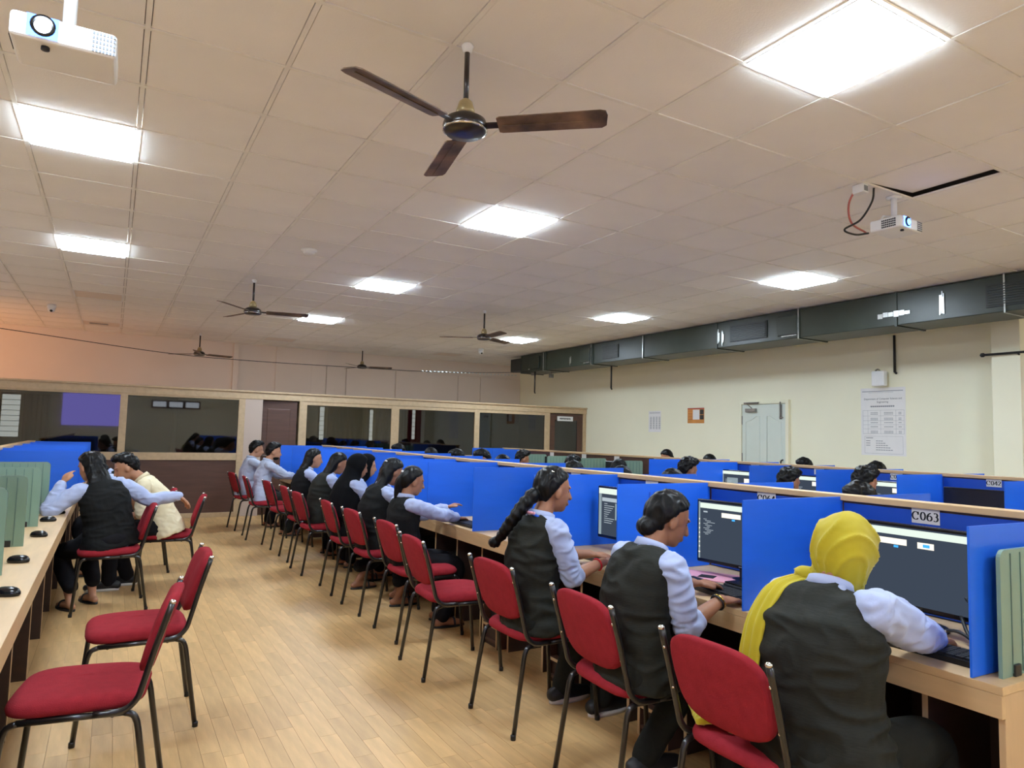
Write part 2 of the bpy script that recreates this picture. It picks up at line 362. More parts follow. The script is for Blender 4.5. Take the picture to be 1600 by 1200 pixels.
# white panelled door in the right wall
d3 = struct(link('door_3', None, None, (XR, 7.46, 0)), 'pale white panelled door with closer and tower bolt')
obj('door_leaf', bx((-.035, -.42, .01), (-.001, .42, 2.04)), 'door_w', d3, .004)
obj('door_frame', MB().box((-.05, -.48, 0), (-.001, -.425, 2.1)).box((-.05, .425, 0), (-.001, .48, 2.1)).box((-.05, -.425, 2.045), (-.001, .425, 2.1)), 'wall', d3, .004)
for s in (-1, 1):
    pth = [(-.037, s*.07, .12), (-.037, s*.07, 1.85), (-.037, s*.12, 1.86), (-.037, s*.22, 1.80), (-.037, s*.34, 1.76), (-.037, s*.35, .12), (-.037, s*.07, .12)]
    obj('moulding', MB().tube(pth, .008, 6), 'door_w', d3)
obj('door_closer', MB().box((-.085, .12, 1.92), (-.036, .32, 1.975)).tube([(-.06, .2, 1.975), (-.1, .28, 2.06), (-.06, .06, 2.07)], .008, 6).box((-.07, .08, 2.05), (-.05, .36, 2.075)), 'steel', d3, .004)
obj('tower_bolt', MB().box((-.05, -.36, 1.80), (-.036, -.32, 2.03)).tube([(-.058, -.34, 1.80), (-.058, -.34, 2.07)], .009, 8).box((-.07, -.39, 1.82), (-.05, -.33, 1.835)), 'steel', d3)
obj('pull_handle', MB().tube(smooth_path([(-.036, -.37, .98), (-.08, -.37, 1.0), (-.085, -.37, 1.08), (-.08, -.37, 1.16), (-.036, -.37, 1.18)]), .011, 8), 'black', d3)
for z in (1.12, 1.72): obj('hinge', bx((-.042, .41, z), (-.03, .43, z+.14)), 'steel', d3)
# windows seen dimly through the cabin glass, curtains, unseen left wall windows
def slit_window(k, x0, x1, z0, z1):
    w_ = struct(link('window_%d' % k, None, None, (0, YB, 0)))
    obj('pane', bx((x0, -.02, z0), (x1, -.012, z1)), 'daylight', w_)
    mb = MB().box((x0-.04, -.04, z0-.04), (x1+.04, -.02, z0)).box((x0-.04, -.04, z1), (x1+.04, -.02, z1+.04)).box((x0-.04, -.04, z0), (x0, -.02, z1)).box((x1, -.04, z0), (x1+.04, -.02, z1))
    obj('window_frame', mb, 'frame', w_)
    mb = MB()
    n = int((z1-z0)/.09)
    for i in range(1, n): mb.box((x0, -.028, z0+i*(z1-z0)/n-.004), (x1, -.022, z0+i*(z1-z0)/n+.004))
    obj('grille', mb, 'black', w_)
slit_window(2, -1.72, -1.45, 1.2, 1.95); slit_window(3, 3.88, 3.98, 1.25, 1.96); slit_window(4, 5.0, 5.08, 1.25, 1.94); slit_window(5, 6.02, 6.1, 1.3, 1.98)
for k in range(3): slit_window(6+k, 1.3+k*.42, 1.62+k*.42, 1.82, 1.94) if False else None
def drape(name, x0, x1, z0, z1, m, axis='x', amp=.03, n=26, folds=5):
    a = []; b = []
    for i in range(n+1):
        t = i/n; d = amp*math.sin(t*folds*2*math.pi); x = x0+(x1-x0)*t
        a.append((x, d)); b.append((x, d+.006))
    mb = MB()
    P = lambda q, z: V((q[0], q[1], z)) if axis == 'x' else V((q[1], q[0], z))
    for i in range(n):
        for L_ in (a, b): mb.add([P(L_[i], z0), P(L_[i+1], z0), P(L_[i+1], z1), P(L_[i], z1)], [(0, 1, 2, 3)], 0, True)
    return obj(name, mb, m)
for x0, x1, lab in ((4.04, 4.82, 'maroon curtain behind the left pane of the right cabin glass'), (5.12, 5.5, 'narrow maroon curtain behind the middle of the cabin glass'), (5.62, 5.98, 'maroon curtain beside the last bright slit behind the cabin glass'), (-1.40, -1.0, 'brown curtain beside the bright slit behind the left cabin glass')):
    c = drape('curtain', x0, x1, 1.0, 1.97, 'curtain', 'x'); c.location = (0, YB-.08, 0); tag(c, lab, 'curtain', 'cabin curtains')
c = drape('curtain', 2.2, 3.66, 1.08, 2.36, 'curtain', 'y', .03, 40, 9); c.location = (8.74, 0, 0); tag(c, 'maroon curtain at the right edge beside the square pillar', 'curtain')
cr = thing('curtain_rod', 'dark curtain rod across the square pillar above the maroon curtain', 'curtain rod', (8.56, 4.05, 2.5))
obj('rod', MB().tube([(0, .03, 0), (0, -1.9, 0)], .014, 10), 'black', cr); obj('finial', MB().lathe([(.005, -.03), (.024, -.012), (.024, .012), (.005, .03)], (0, 0, 0), 12).xf(Matrix.Translation((0, .05, 0)) @ Matrix.Rotation(math.pi/2, 4, 'X')), 'black', cr)
obj('bracket', MB().tube([(0, -.3, 0), (.04, -.3, -.02), (.16, -.3, -.02)], .01, 8), 'black', cr)
# warm curtained windows of the left wall near the cabin (out of frame, they tint the far corner)
for k, y in enumerate((12.9, 13.9)):
    w_ = struct(link('window_%d' % (10+k), None, None, (XL, y, 0)))
    obj('window_frame', MB().box((.0, -.42, 2.12), (.04, .42, 2.18)).box((.0, -.42, 2.9), (.04, .42, 2.96)).box((0, -.42, 2.18), (.04, -.36, 2.9)).box((0, .36, 2.18), (.04, .42, 2.9)), 'frame', w_)
    obj('pane', bx((.01, -.36, 2.18), (.02, .36, 2.9)), 'warmwin', w_)
for k, y in enumerate((-1.0, 2.0, 5.0, 8.0, 10.8)):  # unseen daylight windows, added to brighten the ceiling and room
    w_ = struct(link('window_%d' % (22+k), None, None, (XL, y, 0)))
    obj('window_frame', MB().box((.0, -.6, 1.0), (.04, .6, 1.06)).box((.0, -.6, 2.2), (.04, .6, 2.26)).box((0, -.6, 1.06), (.04, -.54, 2.2)).box((0, .54, 1.06), (.04, .6, 2.2)).box((0, -.03, 1.06), (.04, .03, 2.2)), 'frame', w_)
    obj('pane', bx((.01, -.54, 1.06), (.02, .54, 2.2)), 'daylight', w_)
for k, (a, b) in enumerate(((1.2, 1.62), (1.72, 2.16), (2.26, 2.7))):
    w_ = struct(link('window_%d' % (15+k), None, None, (0, YF, 0))); obj('pane', bx((a, .005, 2.15), (b, .012, 2.34)), 'daylight', w_); obj('window_frame', MB().box((a-.05, 0, 2.1), (b+.05, .03, 2.15)).box((a-.05, 0, 2.34), (b+.05, .03, 2.39)).box((a-.05, 0, 2.15), (a, .03, 2.34)).box((b, 0, 2.15), (b+.05, .03, 2.34)), 'brown', w_)
# projected picture on the wall behind the camera (mirrored in the cabin glass)
ps = thing('projection_screen', 'pull-down projection screen with a violet picture reflected in the cabin glass', 'screen', (-.65, YF+.03, 0))
obj('housing', bx((-.95, -.0, 2.52), (.95, .08, 2.62)), 'white', ps, .01); obj('picture', bx((-.85, .03, 1.42), (.85, .034, 2.5)), 'projscreen', ps)
# ---------------------------------------------------------------- duct
du = thing('air_duct', 'long dark green insulated air duct hanging under the ceiling along the right wall', 'duct', (0, 0, 0))
DX0, DX1, DZ0 = 7.66, 8.22, 2.81
ys = [1.0, 3.05, 4.56, 5.85, 7.26, 8.9, 10.3, 11.9, 12.9]
for a, b in zip(ys[:-1], ys[1:]):
    obj('duct_section', bx((DX0, a+.004, DZ0), (DX1, b-.004, CZ-.01)), 'ductm', du, .008)
    obj('flange', MB().box((DX0-.012, b-.014, DZ0-.012), (DX1+.012, b+.014, DZ0)).box((DX0-.012, b-.014, DZ0), (DX0, b+.014, CZ-.01)).box((DX1, b-.014, DZ0), (DX1+.012, b+.014, CZ-.01)), 'ductm', du)
obj('end_box', bx((DX0-.02, 12.9, DZ0+.05), (DX1, 13.35, CZ-.06)), 'duct_dk', du, .01)
for y in (3.45, 5.85, 8.9, 10.35, 12.0): # hanger wires and straps
    obj('hanger_strap', MB().box((DX0-.016, y-.008, DZ0-.016), (DX0-.010, y+.008, CZ)).box((DX0-.016, y-.008, DZ0-.016), (DX1+.01, y+.008, DZ0-.011)), 'foil', du)
for y0, y1 in ((3.25, 3.62), (6.35, 7.0), (9.55, 10.0)):
    g = obj('grille', bx((DX0-.014, y0, DZ0+.06), (DX0-.004, y1, CZ-.09)), 'duct_dk', du)
    for k in range(9): obj('slat', bx((DX0-.024, y0+.02, DZ0+.08+k*.025), (DX0-.012, y1-.02, DZ0+.088+k*.025)), 'ductm', g)
for y0, y1, z0, z1 in ((4.03, 4.08, 2.86, 3.12), (4.4, 4.78, 2.90, 2.98), (7.12, 7.16, 2.83, 3.06), (7.2, 7.24, 2.86, 3.1), (5.88, 6.12, 2.84, 2.87), (10.4, 10.6, 2.84, 2.87), (11.0, 11.05, 2.84, 3.02), (5.9, 6.14, 3.07, 3.09), (12.3, 12.6, 2.86, 2.88)):
    mb = MB(); n = 6
    for k in range(n):
        ya = y0+(y1-y0)*k/n; yb = y0+(y1-y0)*(k+.9)/n; j_ = random.uniform(0, .3)*(z1-z0); mb.box((DX0-.0125, ya, z0+j_), (DX0-.0095, yb, z1-random.uniform(0, .3)*(z1-z0)))
    obj('tape_patch', mb, 'foil', du)
for y0, y1 in ((5.86, 6.16), (10.36, 10.66), (12.15, 12.5)):
    obj('collar_box', bx((DX0-.04, y0, DZ0+.05), (DX0, y1, CZ-.08)), 'ductm', du, .008)
obj('end_flap', bx((DX0+.1, 12.55, DZ0-.06), (DX0+.16, 12.66, DZ0)), 'steel', du)
# conduits on the right wall / hanging under the duct
for x, y, z0, z1, lab in ((8.9, 5.33, 2.41, 2.9, 'thin black conduit dropping from the duct above the large notice'), (8.1, 10.31, 2.38, 2.82, 'thin black conduit hanging under the duct left of the side wall papers'), (7.7, 12.4, 2.37, 2.82, 'black conduit hanging from the far end of the duct')):
    c = thing('conduit', lab, 'pipe', (x, y, 0)); obj('pipe', MB().tube([(0, 0, z0), (0, 0, z1)], .016, 8), 'black', c); obj('pipe_end', MB().tube([(0, 0, z0), (0, -.025, z0-.02)], .014, 8), 'black', c)
# ---------------------------------------------------------------- ceiling fittings
lm = {}
for (i, j) in LIT+OFF:
    x, y = GX0+(i+.5)*T, GY0+(j+.5)*T; lit = (i, j) in LIT
    where = {(-1, 3): 'lit square ceiling panel just below the left projector', (-1, 8): 'lit square ceiling panel, second from the left projector', (4, -2): 'glaring lit square ceiling panel at the top right, nearest of all', (4, 3): 'lit square ceiling panel in the middle of the ceiling, behind the near fan', (4, 8): 'lit square ceiling panel right of the smoke detector', (4, 13): 'small far lit ceiling panel left of centre', (10, 3): 'lit square ceiling panel nearest the duct, below the right projector', (10, 8): 'lit square ceiling panel beside the middle of the duct', (10, 13): 'small far lit ceiling panel beside the end of the duct', (-1, 13): 'unlit square ceiling panel near the left dome camera', (-1, 18): 'unlit square ceiling panel with vent above the left cabin glass', (4, 18): 'unlit square ceiling panel above the far centre wall', (10, 18): 'unlit square ceiling panel above the far right wall'}.get((i, j), {(-1, -2): 'lit ceiling panel over the near end of the left desk', (10, -2): 'lit ceiling panel right of the glaring one, over the side wall desk', (-1, -7): 'lit ceiling panel behind the camera on the left', (4, -7): 'lit ceiling panel behind the camera in the middle', (10, -7): 'lit ceiling panel behind the camera on the right'}.get((i, j)))
    L_ = thing('ceiling_light', where, 'ceiling light', (x, y, CZ), 0, 'square ceiling light panels')
    if 'f' not in lm:
        h = .288; mb = MB()
        for a, b, c, d in ((-h, -h, h, -h+.014), (-h, h-.014, h, h), (-h, -h+.014, -h+.014, h-.014), (h-.014, -h+.014, h, h-.014)): mb.box((a, b, -.003), (c, d, .02))
        lm['f'] = mb.mesh('frame', 'white'); lm['d'] = bx((-h+.014, -h+.014, -.016), (h-.014, h-.014, .015)).mesh('diffuser', 'led'); lm['o'] = bx((-h+.014, -h+.014, .002), (h-.014, h-.014, .015)).mesh('diffuser', 'led_off')  # lit diffuser shaped to drop below the frame, its added glowing rim brightens the ceiling
    link('frame', lm['f'], L_); link('diffuser', lm['d'] if lit else lm['o'], L_)
    if (i, j) == (-1, 18): obj('vent', MB().box((-.18, -.05, -.012), (.1, .05, -.004)), 'steel', L_)
# ceiling fans
def fan(loc, rot, drop, label, first=None):
    if first: return copy_tree(first, loc, rot, label)
    f_ = thing('ceiling_fan', label, 'ceiling fan', loc, rot, 'brown three-blade ceiling fans')
    obj('down_rod', MB().tube([(0, 0, 0), (0, 0, -drop+.07)], .012, 10), 'fan_dk', f_)
    obj('ceiling_cup', MB().lathe([(.02, 0), (.028, -.01), (.02, -.035), (.013, -.04)], (0, 0, 0), 14), 'white', f_)
    obj('lower_cup', MB().lathe([(.014, .13), (.03, .115), (.042, .075), (.04, .06), (.016, .05)], (0, 0, -drop), 16), 'brass', f_)
    obj('motor', MB().lathe([(.02, .055), (.06, .05), (.092, .03), (.1, .005), (.098, -.015), (.085, -.03), (.03, -.036), (.004, -.037)], (0, 0, -drop), 28), 'fan_dk', f_)
    obj('trim_ring', MB().lathe([(.086, -.022), (.1, -.018), (.1, -.012), (.09, -.012)], (0, 0, -drop), 28), 'chrome', f_)
    for k in range(3):
        R_ = Matrix.Translation((0, 0, -drop)) @ Matrix.Rotation(k*2*math.pi/3, 4, 'Z')
        tw = Matrix.Rotation(math.radians(-12), 4, 'X')
        mb = MB(); out = [(.15, -.05), (.165, -.058), (.60, -.066), (.625, -.058), (.632, -.03), (.625, .035), (.605, .05), (.165, .05), (.15, .044)]
        n = len(out); top = [tw @ V((x, y, .003-.0*(y*y))) for x, y in out]; bot = [tw @ V((x, y, -.002)) for x, y in out]
        mb.add(top+bot, [tuple(range(n)), tuple(reversed(range(n, 2*n)))]+[(i, (i+1) % n, n+(i+1) % n, n+i) for i in range(n)])
        mb.xf(R_); b_ = obj('blade', mb, 'fan', f_)
        mb = MB()
        mb.box((.17, -.004, -.006), (.6, .004, -.002), mx=R_ @ tw); obj('blade_rib', mb, 'fan', b_)
        mb = MB().box((.08, -.018, .0), (.2, .018, .006), mx=R_ @ tw); obj('blade_iron', mb, 'fan_dk', f_)
    return f_
f0 = fan((1.28, 2.70, CZ), math.radians(-40), .385, 'large brown ceiling fan with worn blades, nearest in the picture')
fan((1.34, 8.45, CZ), math.radians(-10), .42, 'brown ceiling fan left of centre, second in the left line of fans', f0)
fan((4.46, 8.57, CZ), math.radians(28), .42, 'brown ceiling fan left of the far lit panel beside the duct', f0)
fan((1.32, 14.0, CZ), math.radians(20), .42, 'small far ceiling fan in front of the peach coloured far wall', f0)
fan((4.5, 14.2, CZ), math.radians(-14), .42, 'small far ceiling fan in front of the grey middle of the far wall', f0)
# smoke detector, dome cameras
s_ = thing('smoke_detector', 'round white smoke detector on the ceiling left of the middle', 'smoke detector', (1.55, 6.7, CZ))
obj('base', MB().lathe([(.075, 0), (.075, -.02), (.068, -.028)], n=24), 'white', s_); obj('sensor_head', MB().lathe([(.055, -.026), (.052, -.045), (.02, -.052), (.003, -.053)], n=24), 'white', s_)
for p, lab in (((-.88, 12.1, CZ), 'white dome camera on the left of the ceiling near the peach wall'), ((6.42, 12.45, CZ), 'white dome camera on the ceiling near the far end of the duct')):
    s_ = thing('dome_camera', lab, 'security camera', p)
    obj('base', MB().lathe([(.055, 0), (.06, -.03), (.055, -.06)], n=20), 'white', s_); obj('camera_ball', MB().blob((0, 0, -.075), (.05, .05, .045)), 'white', s_); obj('lens', MB().blob((0, -.035, -.095), (.02, .02, .02)), 'black', s_)
# overhead wire with tinsel
wr = thing('overhead_wire', 'thin dark wire with tinsel sagging across the room in front of the far wall', 'wire', (0, 12.6, 0))
obj('wire', MB().tube(smooth_path([(XL, 0, 3.0), (-1.53, 0, 2.84), (.6, 0, 2.66), (1.9, 0, 2.625), (3.7, 0, 2.64), (5.8, 0, 2.68), (8.4, 0, 2.86)], 8), .006, 5), 'cable', wr)
mb = MB()
for k in range(26):
    x = 5.2+k*.085; mb.box((x, -.008, 2.665+.004*k/2-.012*random.random()), (x+.035, .008, 2.68+.004*k/2))
obj('tinsel', mb, 'foil', wr)
# ================================================================ FURNITURE
SX = lambda s, xc, d: xc+s*d
def desk_row(xc, y0, y1, sup, sides, label):
    t = thing('computer_desk', label, 'desk', (xc, 0, 0))
    obj('spine_board', bx((-.014, y0, .0), (.014, y1, 1.19)), 'brown', t)
    obj('rail_cap', bx((-.04, y0-.01, 1.188), (.04, y1+.01, 1.215)), 'maple', t, .003)
    for s in sides:
        f = lambda a, b: (min(s*a, s*b), max(s*a, s*b))
        a, b = f(.014, .68); obj('worktop', bx((a, y0, .724), (b, y1, .75)), 'maple', t, .002)
        a, b = f(.655, .678); obj('fascia', bx((a, y0+.004, .655), (b, y1-.004, .7235)), 'maple', t, .002)
        for y in sup:
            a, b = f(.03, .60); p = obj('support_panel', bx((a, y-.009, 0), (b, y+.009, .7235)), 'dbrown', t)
            a, b = f(.60, .603); obj('edge_band', bx((a, y-.009, 0), (b, y+.009, .7235)), 'maple_v', p)
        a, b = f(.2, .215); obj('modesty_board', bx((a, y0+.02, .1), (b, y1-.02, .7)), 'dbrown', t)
    a, b = (-.66 if -1 in sides else 0), (.66 if 1 in sides else 0)
    obj('end_panel', bx((a, y0+.004, 0), (b, y0+.024, .7235)), 'maple_v', t, .002)
    obj('end_panel', bx((a, y1-.024, 0), (b, y1-.004, .7235)), 'maple_v', t, .002)
    return t
R1Y = [1.15, 2.03, 2.85, 3.67, 4.5, 5.33, 6.18, 7.0, 7.85, 8.7, 9.53, 10.36, 11.15]
R2Y = [1.8, 2.59, 3.38, 4.15, 4.92, 5.67, 6.45]; R2G = [7.25, 8.05, 8.85, 9.65]; R2B = [10.45, 11.2]
LGY = [2.2, 3.08, 3.95, 4.83, 5.71, 6.5]; LBY = [7.35, 8.2, 9.05, 9.9, 10.75, 11.4]
X1, X2, X0 = 2.98, 6.35, -.94
desk_row(X1, 1.07, 11.2, [1.34, 1.62, 2.0, 2.44, 2.85, 3.27, 3.67, 4.1, 4.5, 4.92, 5.33, 6.18, 7.0, 7.85, 8.7, 9.53, 10.36], (-1, 1), 'long maple middle computer desk with blue cubicle sheets and the C063 tag')
desk_row(X2, 1.6, 11.25, R2Y[1:]+R2G+R2B, (-1, 1), 'long maple computer desk nearest the cream side wall')
desk_row(X0, 1.2, 11.45, LGY+LBY, (-1, 1), 'long maple computer desk with green glass dividers along the left edge')
# blue sheets
def blue(x, s, y, label, top=1.205, reach=.69, grp='blue cubicle dividers', dz=.752, yaw=0):
    mb = MB(); n = 8
    for k in range(n):
        a = .025+(reach-.025)*k/n; b = .025+(reach-.025)*(k+1)/n
        ca = .006*math.sin(a*6+y*3); cb = .006*math.sin(b*6+y*3)
        vs = []
        for (q, c) in ((a, ca), (b, cb)):
            for z in (dz, top):
                for d in (-.0035, .0035): vs.append(V((s*q, c+d, z)))
        fs = [(0, 2, 6, 4), (1, 5, 7, 3), (2, 3, 7, 6), (0, 4, 5, 1)]
        if k == 0: fs.append((0, 1, 3, 2))
        if k == n-1: fs.append((4, 6, 7, 5))
        mb.add(vs, fs)
    o = obj('divider_sheet', mb, 'blue', None, 0, (x, y, 0), yaw); return tag(o, label, 'divider', grp)
ordw = ['first', 'second', 'third', 'fourth', 'fifth', 'sixth', 'seventh', 'eighth', 'ninth', 'tenth', 'eleventh', 'twelfth', 'thirteenth']
for k, y in enumerate(R1Y):
    lab = ['blue divider sheet between the C063 monitor and the green ribbed panel', 'blue divider sheet left of the girl in the mustard scarf', 'blue divider sheet with a faint 15 scrawled on it'][k] if k < 3 else ('farthest blue divider sheet of the middle desk, before the brown door' if k == 12 else 'blue divider sheet of the middle desk, %s from the near end' % ordw[k])
    o = blue(X1, -1, y, lab, top=1.205+random.uniform(-.006, .006), reach=.69 if k else .68)
    blue(X1, 1, y, 'blue divider sheet beyond the middle rail, %s from the near end' % ordw[k], grp='blue dividers behind the middle rail')
for k, y in enumerate(R2Y):
    blue(X2, -1, y, 'blue divider sheet of the side wall desk, %s from the near end' % ordw[k], grp='blue dividers of the side wall desk')
    blue(X2, 1, y, 'blue divider sheet facing the side wall, %s from the near end' % ordw[k], grp='blue dividers facing the side wall')
for k, y in enumerate(R2B): blue(X2, -1, y, ['far end blue divider sheet of the side wall desk before the cabin glass', 'last blue divider sheet of the side wall desk'][k], grp='blue dividers of the side wall desk')
for k, y in enumerate(LBY): blue(X0, 1, y, 'blue divider sheet of the left desk, %s behind the green dividers' % ordw[k], grp='blue dividers of the left desk')
def back_sheet(x, s, y0, y1, label, grp):
    o = obj('back_sheet', bx((min(s*.016, s*.021), y0+.008, .755), (max(s*.016, s*.021), y1-.008, 1.178)), 'blue_dk', None, 0, (x, 0, 0)); tag(o, label, 'panel', grp)
for k in range(12):
    back_sheet(X1, -1, R1Y[k], R1Y[k+1], 'dark blue back sheet of the middle desk, %s from the near end' % ordw[k], 'blue back sheets of the middle desk')
    back_sheet(X1, 1, R1Y[k], R1Y[k+1], 'dark blue sheet beyond the middle rail, %s from the near end' % ordw[k], 'blue back sheets of the hidden side')
for k in range(6): back_sheet(X2, -1, R2Y[k], R2Y[k+1], 'dark blue back sheet of the side wall desk, %s from the near end' % ordw[k], 'blue back sheets of the side wall desk')
for k in range(5): back_sheet(X0, 1, LBY[k], LBY[k+1], 'dark blue back sheet of the left desk, %s behind the green dividers' % ordw[k], 'blue back sheets of the left desk')
# scrawled 15 on the third sheet
mb = text_mb('15', .085); mb.xf(Matrix.Translation((X1-.46, R1Y[2]-.012, 1.135)) @ Matrix.Rotation(math.radians(90), 4, 'X'))
tag(obj('scrawl', mb, 'blue_dk'), 'faint hand-drawn 15 on the third blue divider sheet', 'writing')
# green ribbed dividers
def green(x, s, y, label, x0=.12, x1=.6, top=1.14):
    t = thing('green_divider', label, 'divider', (x, y, .75), 0, 'green ribbed glass dividers')
    n = 10; r = .03; out = [(x0, 0), (x1, 0)]+[(x1-r+r*math.cos(a), top-.75-r+r*math.sin(a)) for a in [i*math.pi/2/5 for i in range(6)]]+[(x0+r+r*math.cos(a), top-.75-r+r*math.sin(a)) for a in [math.pi/2+i*math.pi/2/5 for i in range(6)]]
    k = len(out); mb = MB(); mb.add([V((s*a, -.006, b)) for a, b in out]+[V((s*a, .006, b)) for a, b in out], [tuple(range(k)), tuple(reversed(range(k, 2*k)))]+[(i, (i+1) % k, k+(i+1) % k, k+i) for i in range(k)])
    obj('panel', mb, 'green', t)
    for i in range(1, 9):
        a = x0+(x1-x0)*i/9
        obj('rib', bx((min(s*a-.002, s*a+.002), -.0085, .01), (max(s*a-.002, s*a+.002), .0085, top-.75-.012)), 'green_rib', t)
    for a in (x0+.08, x1-.08): obj('foot_clip', bx((s*a-.02, -.014, -.001), (s*a+.02, .014, .035)), 'black', t, .003)
    return t
green(X1, -1, 1.112, 'green ribbed divider at the near end of the desk beside the last blue sheet', .05, .60, 1.135)
for k, y in enumerate(LGY[1:]): green(X0, 1, y, 'green ribbed divider on the left desk, %s from the near end' % ordw[k], .1, .54, 1.15)
for k, y in enumerate(R2G): green(X2, -1, y, 'green ribbed divider on the side wall desk, %s behind its blue sheets' % ordw[k], .1, .6, 1.15)
# seat tags
def seat_tag(x, s, y, txt, label, w_=.115, h=.062, z=1.156):
    t = thing('seat_tag', label, 'label', (x+s*.0225, y, z), 0, 'paper seat tags on the rails')
    obj('paper', bx((-.0006, -w_/2, -h/2), (.0006, w_/2, h/2+.03)), 'paper', t)
    if txt:
        g = glyphs(txt, .034); g.v = [V((s*.0012, -s*-1*p.x if s > 0 else -p.x, p.y)) for p in g.v]; obj('lettering', g, 'ink', t)
seat_tag(X1, -1, 1.65, 'C063', 'paper seat tag reading C063 above the large monitor')
seat_tag(X1, -1, 2.46, 'C064', 'half hidden paper seat tag left of the mustard scarf')
for k in range(2, 12): seat_tag(X1, -1, (R1Y[k]+R1Y[k+1])/2+.08, None, 'small white seat tag on the middle rail, %s from the near end' % ordw[k])
seat_tag(X2, -1, 2.97, 'C042', 'paper seat tag reading C042 above the switched-off monitor'); seat_tag(X2, -1, 3.79, 'C043', 'paper seat tag reading C043 on the side wall desk rail')
for k, y in enumerate((4.6, 5.42, 6.2, 7.05, 7.9, 8.7, 9.6)): seat_tag(X2, -1, y, None, 'small white seat tag on the side wall desk rail, %s beyond C043' % ordw[k])
# monitors
def screen_mb(kind):
    W_, H_ = .516, .292; mb = MB(); z0 = .088
    def q(u0, v0, u1, v1, mi, d=0): # u left-right, v top-down
        y0_, y1_ = W_/2-u0*W_, W_/2-u1*W_; za, zb = z0+H_*(1-v1), z0+H_*(1-v0); x = -.0212-d*.0002
        mb.quad(V((x, y0_, za)), V((x, y1_, za)), V((x, y1_, zb)), V((x, y0_, zb)), mi)
    if kind == 'off': q(0, 0, 1, 1, 0); return mb, ['screen_off']
    q(0, 0, 1, 1, 0)
    if kind == 'code':
        q(.02, .02, 1, .11, 1, 1); q(0, 0, .02, 1, 2, 1); q(.28, .16, .5, .24, 3, 1); q(.58, .17, .70, .25, 3, 1); q(.62, .19, .67, .23, 4, 2); q(.40, .25, .435, .28, 4, 1); q(.965, .26, 1, .75, 1, 1); q(.965, .68, 1, .72, 4, 2)
        q(.06, .16, .11, .185, 5, 1); q(.0, .88, .02, .9, 3, 2)
        for i in range(11): q(.06+.02*(i % 3), .30+i*.026, .10+.03*((i*7) % 5)/2+.02*(i % 3), .308+i*.026, 5, 1)
        for i in range(7): q(.006, .3+i*.08, .016, .325+i*.08, 3, 2)
    else:
        q(0, 0, 1, .12, 1, 1); q(0, .12, .05, 1, 2, 1)
        if kind == 'split': q(.3, .3, 1, .65, 2, 1); q(.06, .2, 1, .28, 5, 1)
        if kind == 'doc': q(.62, .25, .95, .95, 3, 1); q(.15, .25, .45, .9, 2, 1)
        if kind == 'list': q(.5, .16, .95, .3, 3, 1); q(.75, .18, .9, .26, 4, 2)
        for i in range(10): q(.1, .32+i*.045, .16+.025*((i*5) % 6), .332+i*.045, 5, 2)
    return mb, ['screen', 'screen_lt', 'screen_mid', 'screen_w', 'screen_bl', 'screen_tx']
SM = {}
MM = {'panel': bx((-.02, -.27, .07), (.012, .27, .392)).mesh('panel', 'bezel'), 'hump': bx((.012, -.14, .12), (.04, .14, .33)).mesh('rear_housing', 'black'),
      'stand': MB().box((.012, -.03, .01), (.035, .03, .2)).mesh('stand', 'black'), 'base': MB().loft([[V((.02+.1*math.cos(a)*sc_, .125*math.sin(a)*sc_, z)) for a in [2*math.pi*k/24 for k in range(24)]] for sc_, z in ((1, 0), (1, .008), (.9, .014), (.2, .018))]).mesh('base', 'black')}
def monitor(x, y, s, kind, label, rz=0, dz=0):
    t = thing('monitor', label, 'monitor', (x, y, .75), (0 if s < 0 else math.pi)+rz, 'black desktop monitors')
    p = link('panel', MM['panel'], t, (0, 0, dz)); b = p.modifiers.new('b', 'BEVEL'); b.width = .004
    link('rear_housing', MM['hump'], t, (0, 0, dz)); link('stand', MM['stand'], t); link('base', MM['base'], t)
    if kind not in SM: mb, ms = screen_mb(kind); SM[kind] = mb.mesh('screen', ms)
    link('screen', SM[kind], t, (0, 0, dz)); lo = MB().box((-.0212, -.012, .076), (-.0203, .012, .082)).mesh('logo', 'inkgrey'); link('logo', lo, t, (0, 0, dz)); return t
monitor(2.72, 1.58, -1, 'code', 'large black monitor under the C063 tag showing a dark code editor')
monitor(2.74, 2.42, -1, 'code', 'black monitor left of the mustard scarf showing a dark code editor', .10)
monitor(2.76, 3.32, -1, 'split', 'black monitor half hidden behind the sheet marked 15', .05)
for k in range(3, 12): monitor(2.74, (R1Y[k]+R1Y[k+1])/2, -1, 'split', 'black monitor hidden behind the %s blue divider of the middle desk' % ordw[k])
monitor(6.1, 2.97, -1, 'off', 'switched-off black monitor under the C042 tag', 0, -.03)
monitor(6.1, 3.68, -1, 'list', 'monitor left of the C043 tag on the side wall desk', 0, -.02)
monitor(6.1, 4.5, -1, 'list', 'monitor at the second blue booth beyond C043 on the side wall desk', 0, -.02)
monitor(6.1, 5.42, -1, 'doc', 'monitor with a white page on the side wall desk', 0, -.02)
for k, y in enumerate((7.6, 8.4, 9.2)): monitor(6.12, y, -1, 'off', 'dark monitor among the green dividers of the side wall desk, %s from near' % ordw[k], 0, -.02)
for k, y in enumerate((3.5, 4.4, 5.3, 6.1)): monitor(X0+.2, y, 1, 'off', 'dark monitor on the left desk beside green dividers, %s from near' % ordw[k])
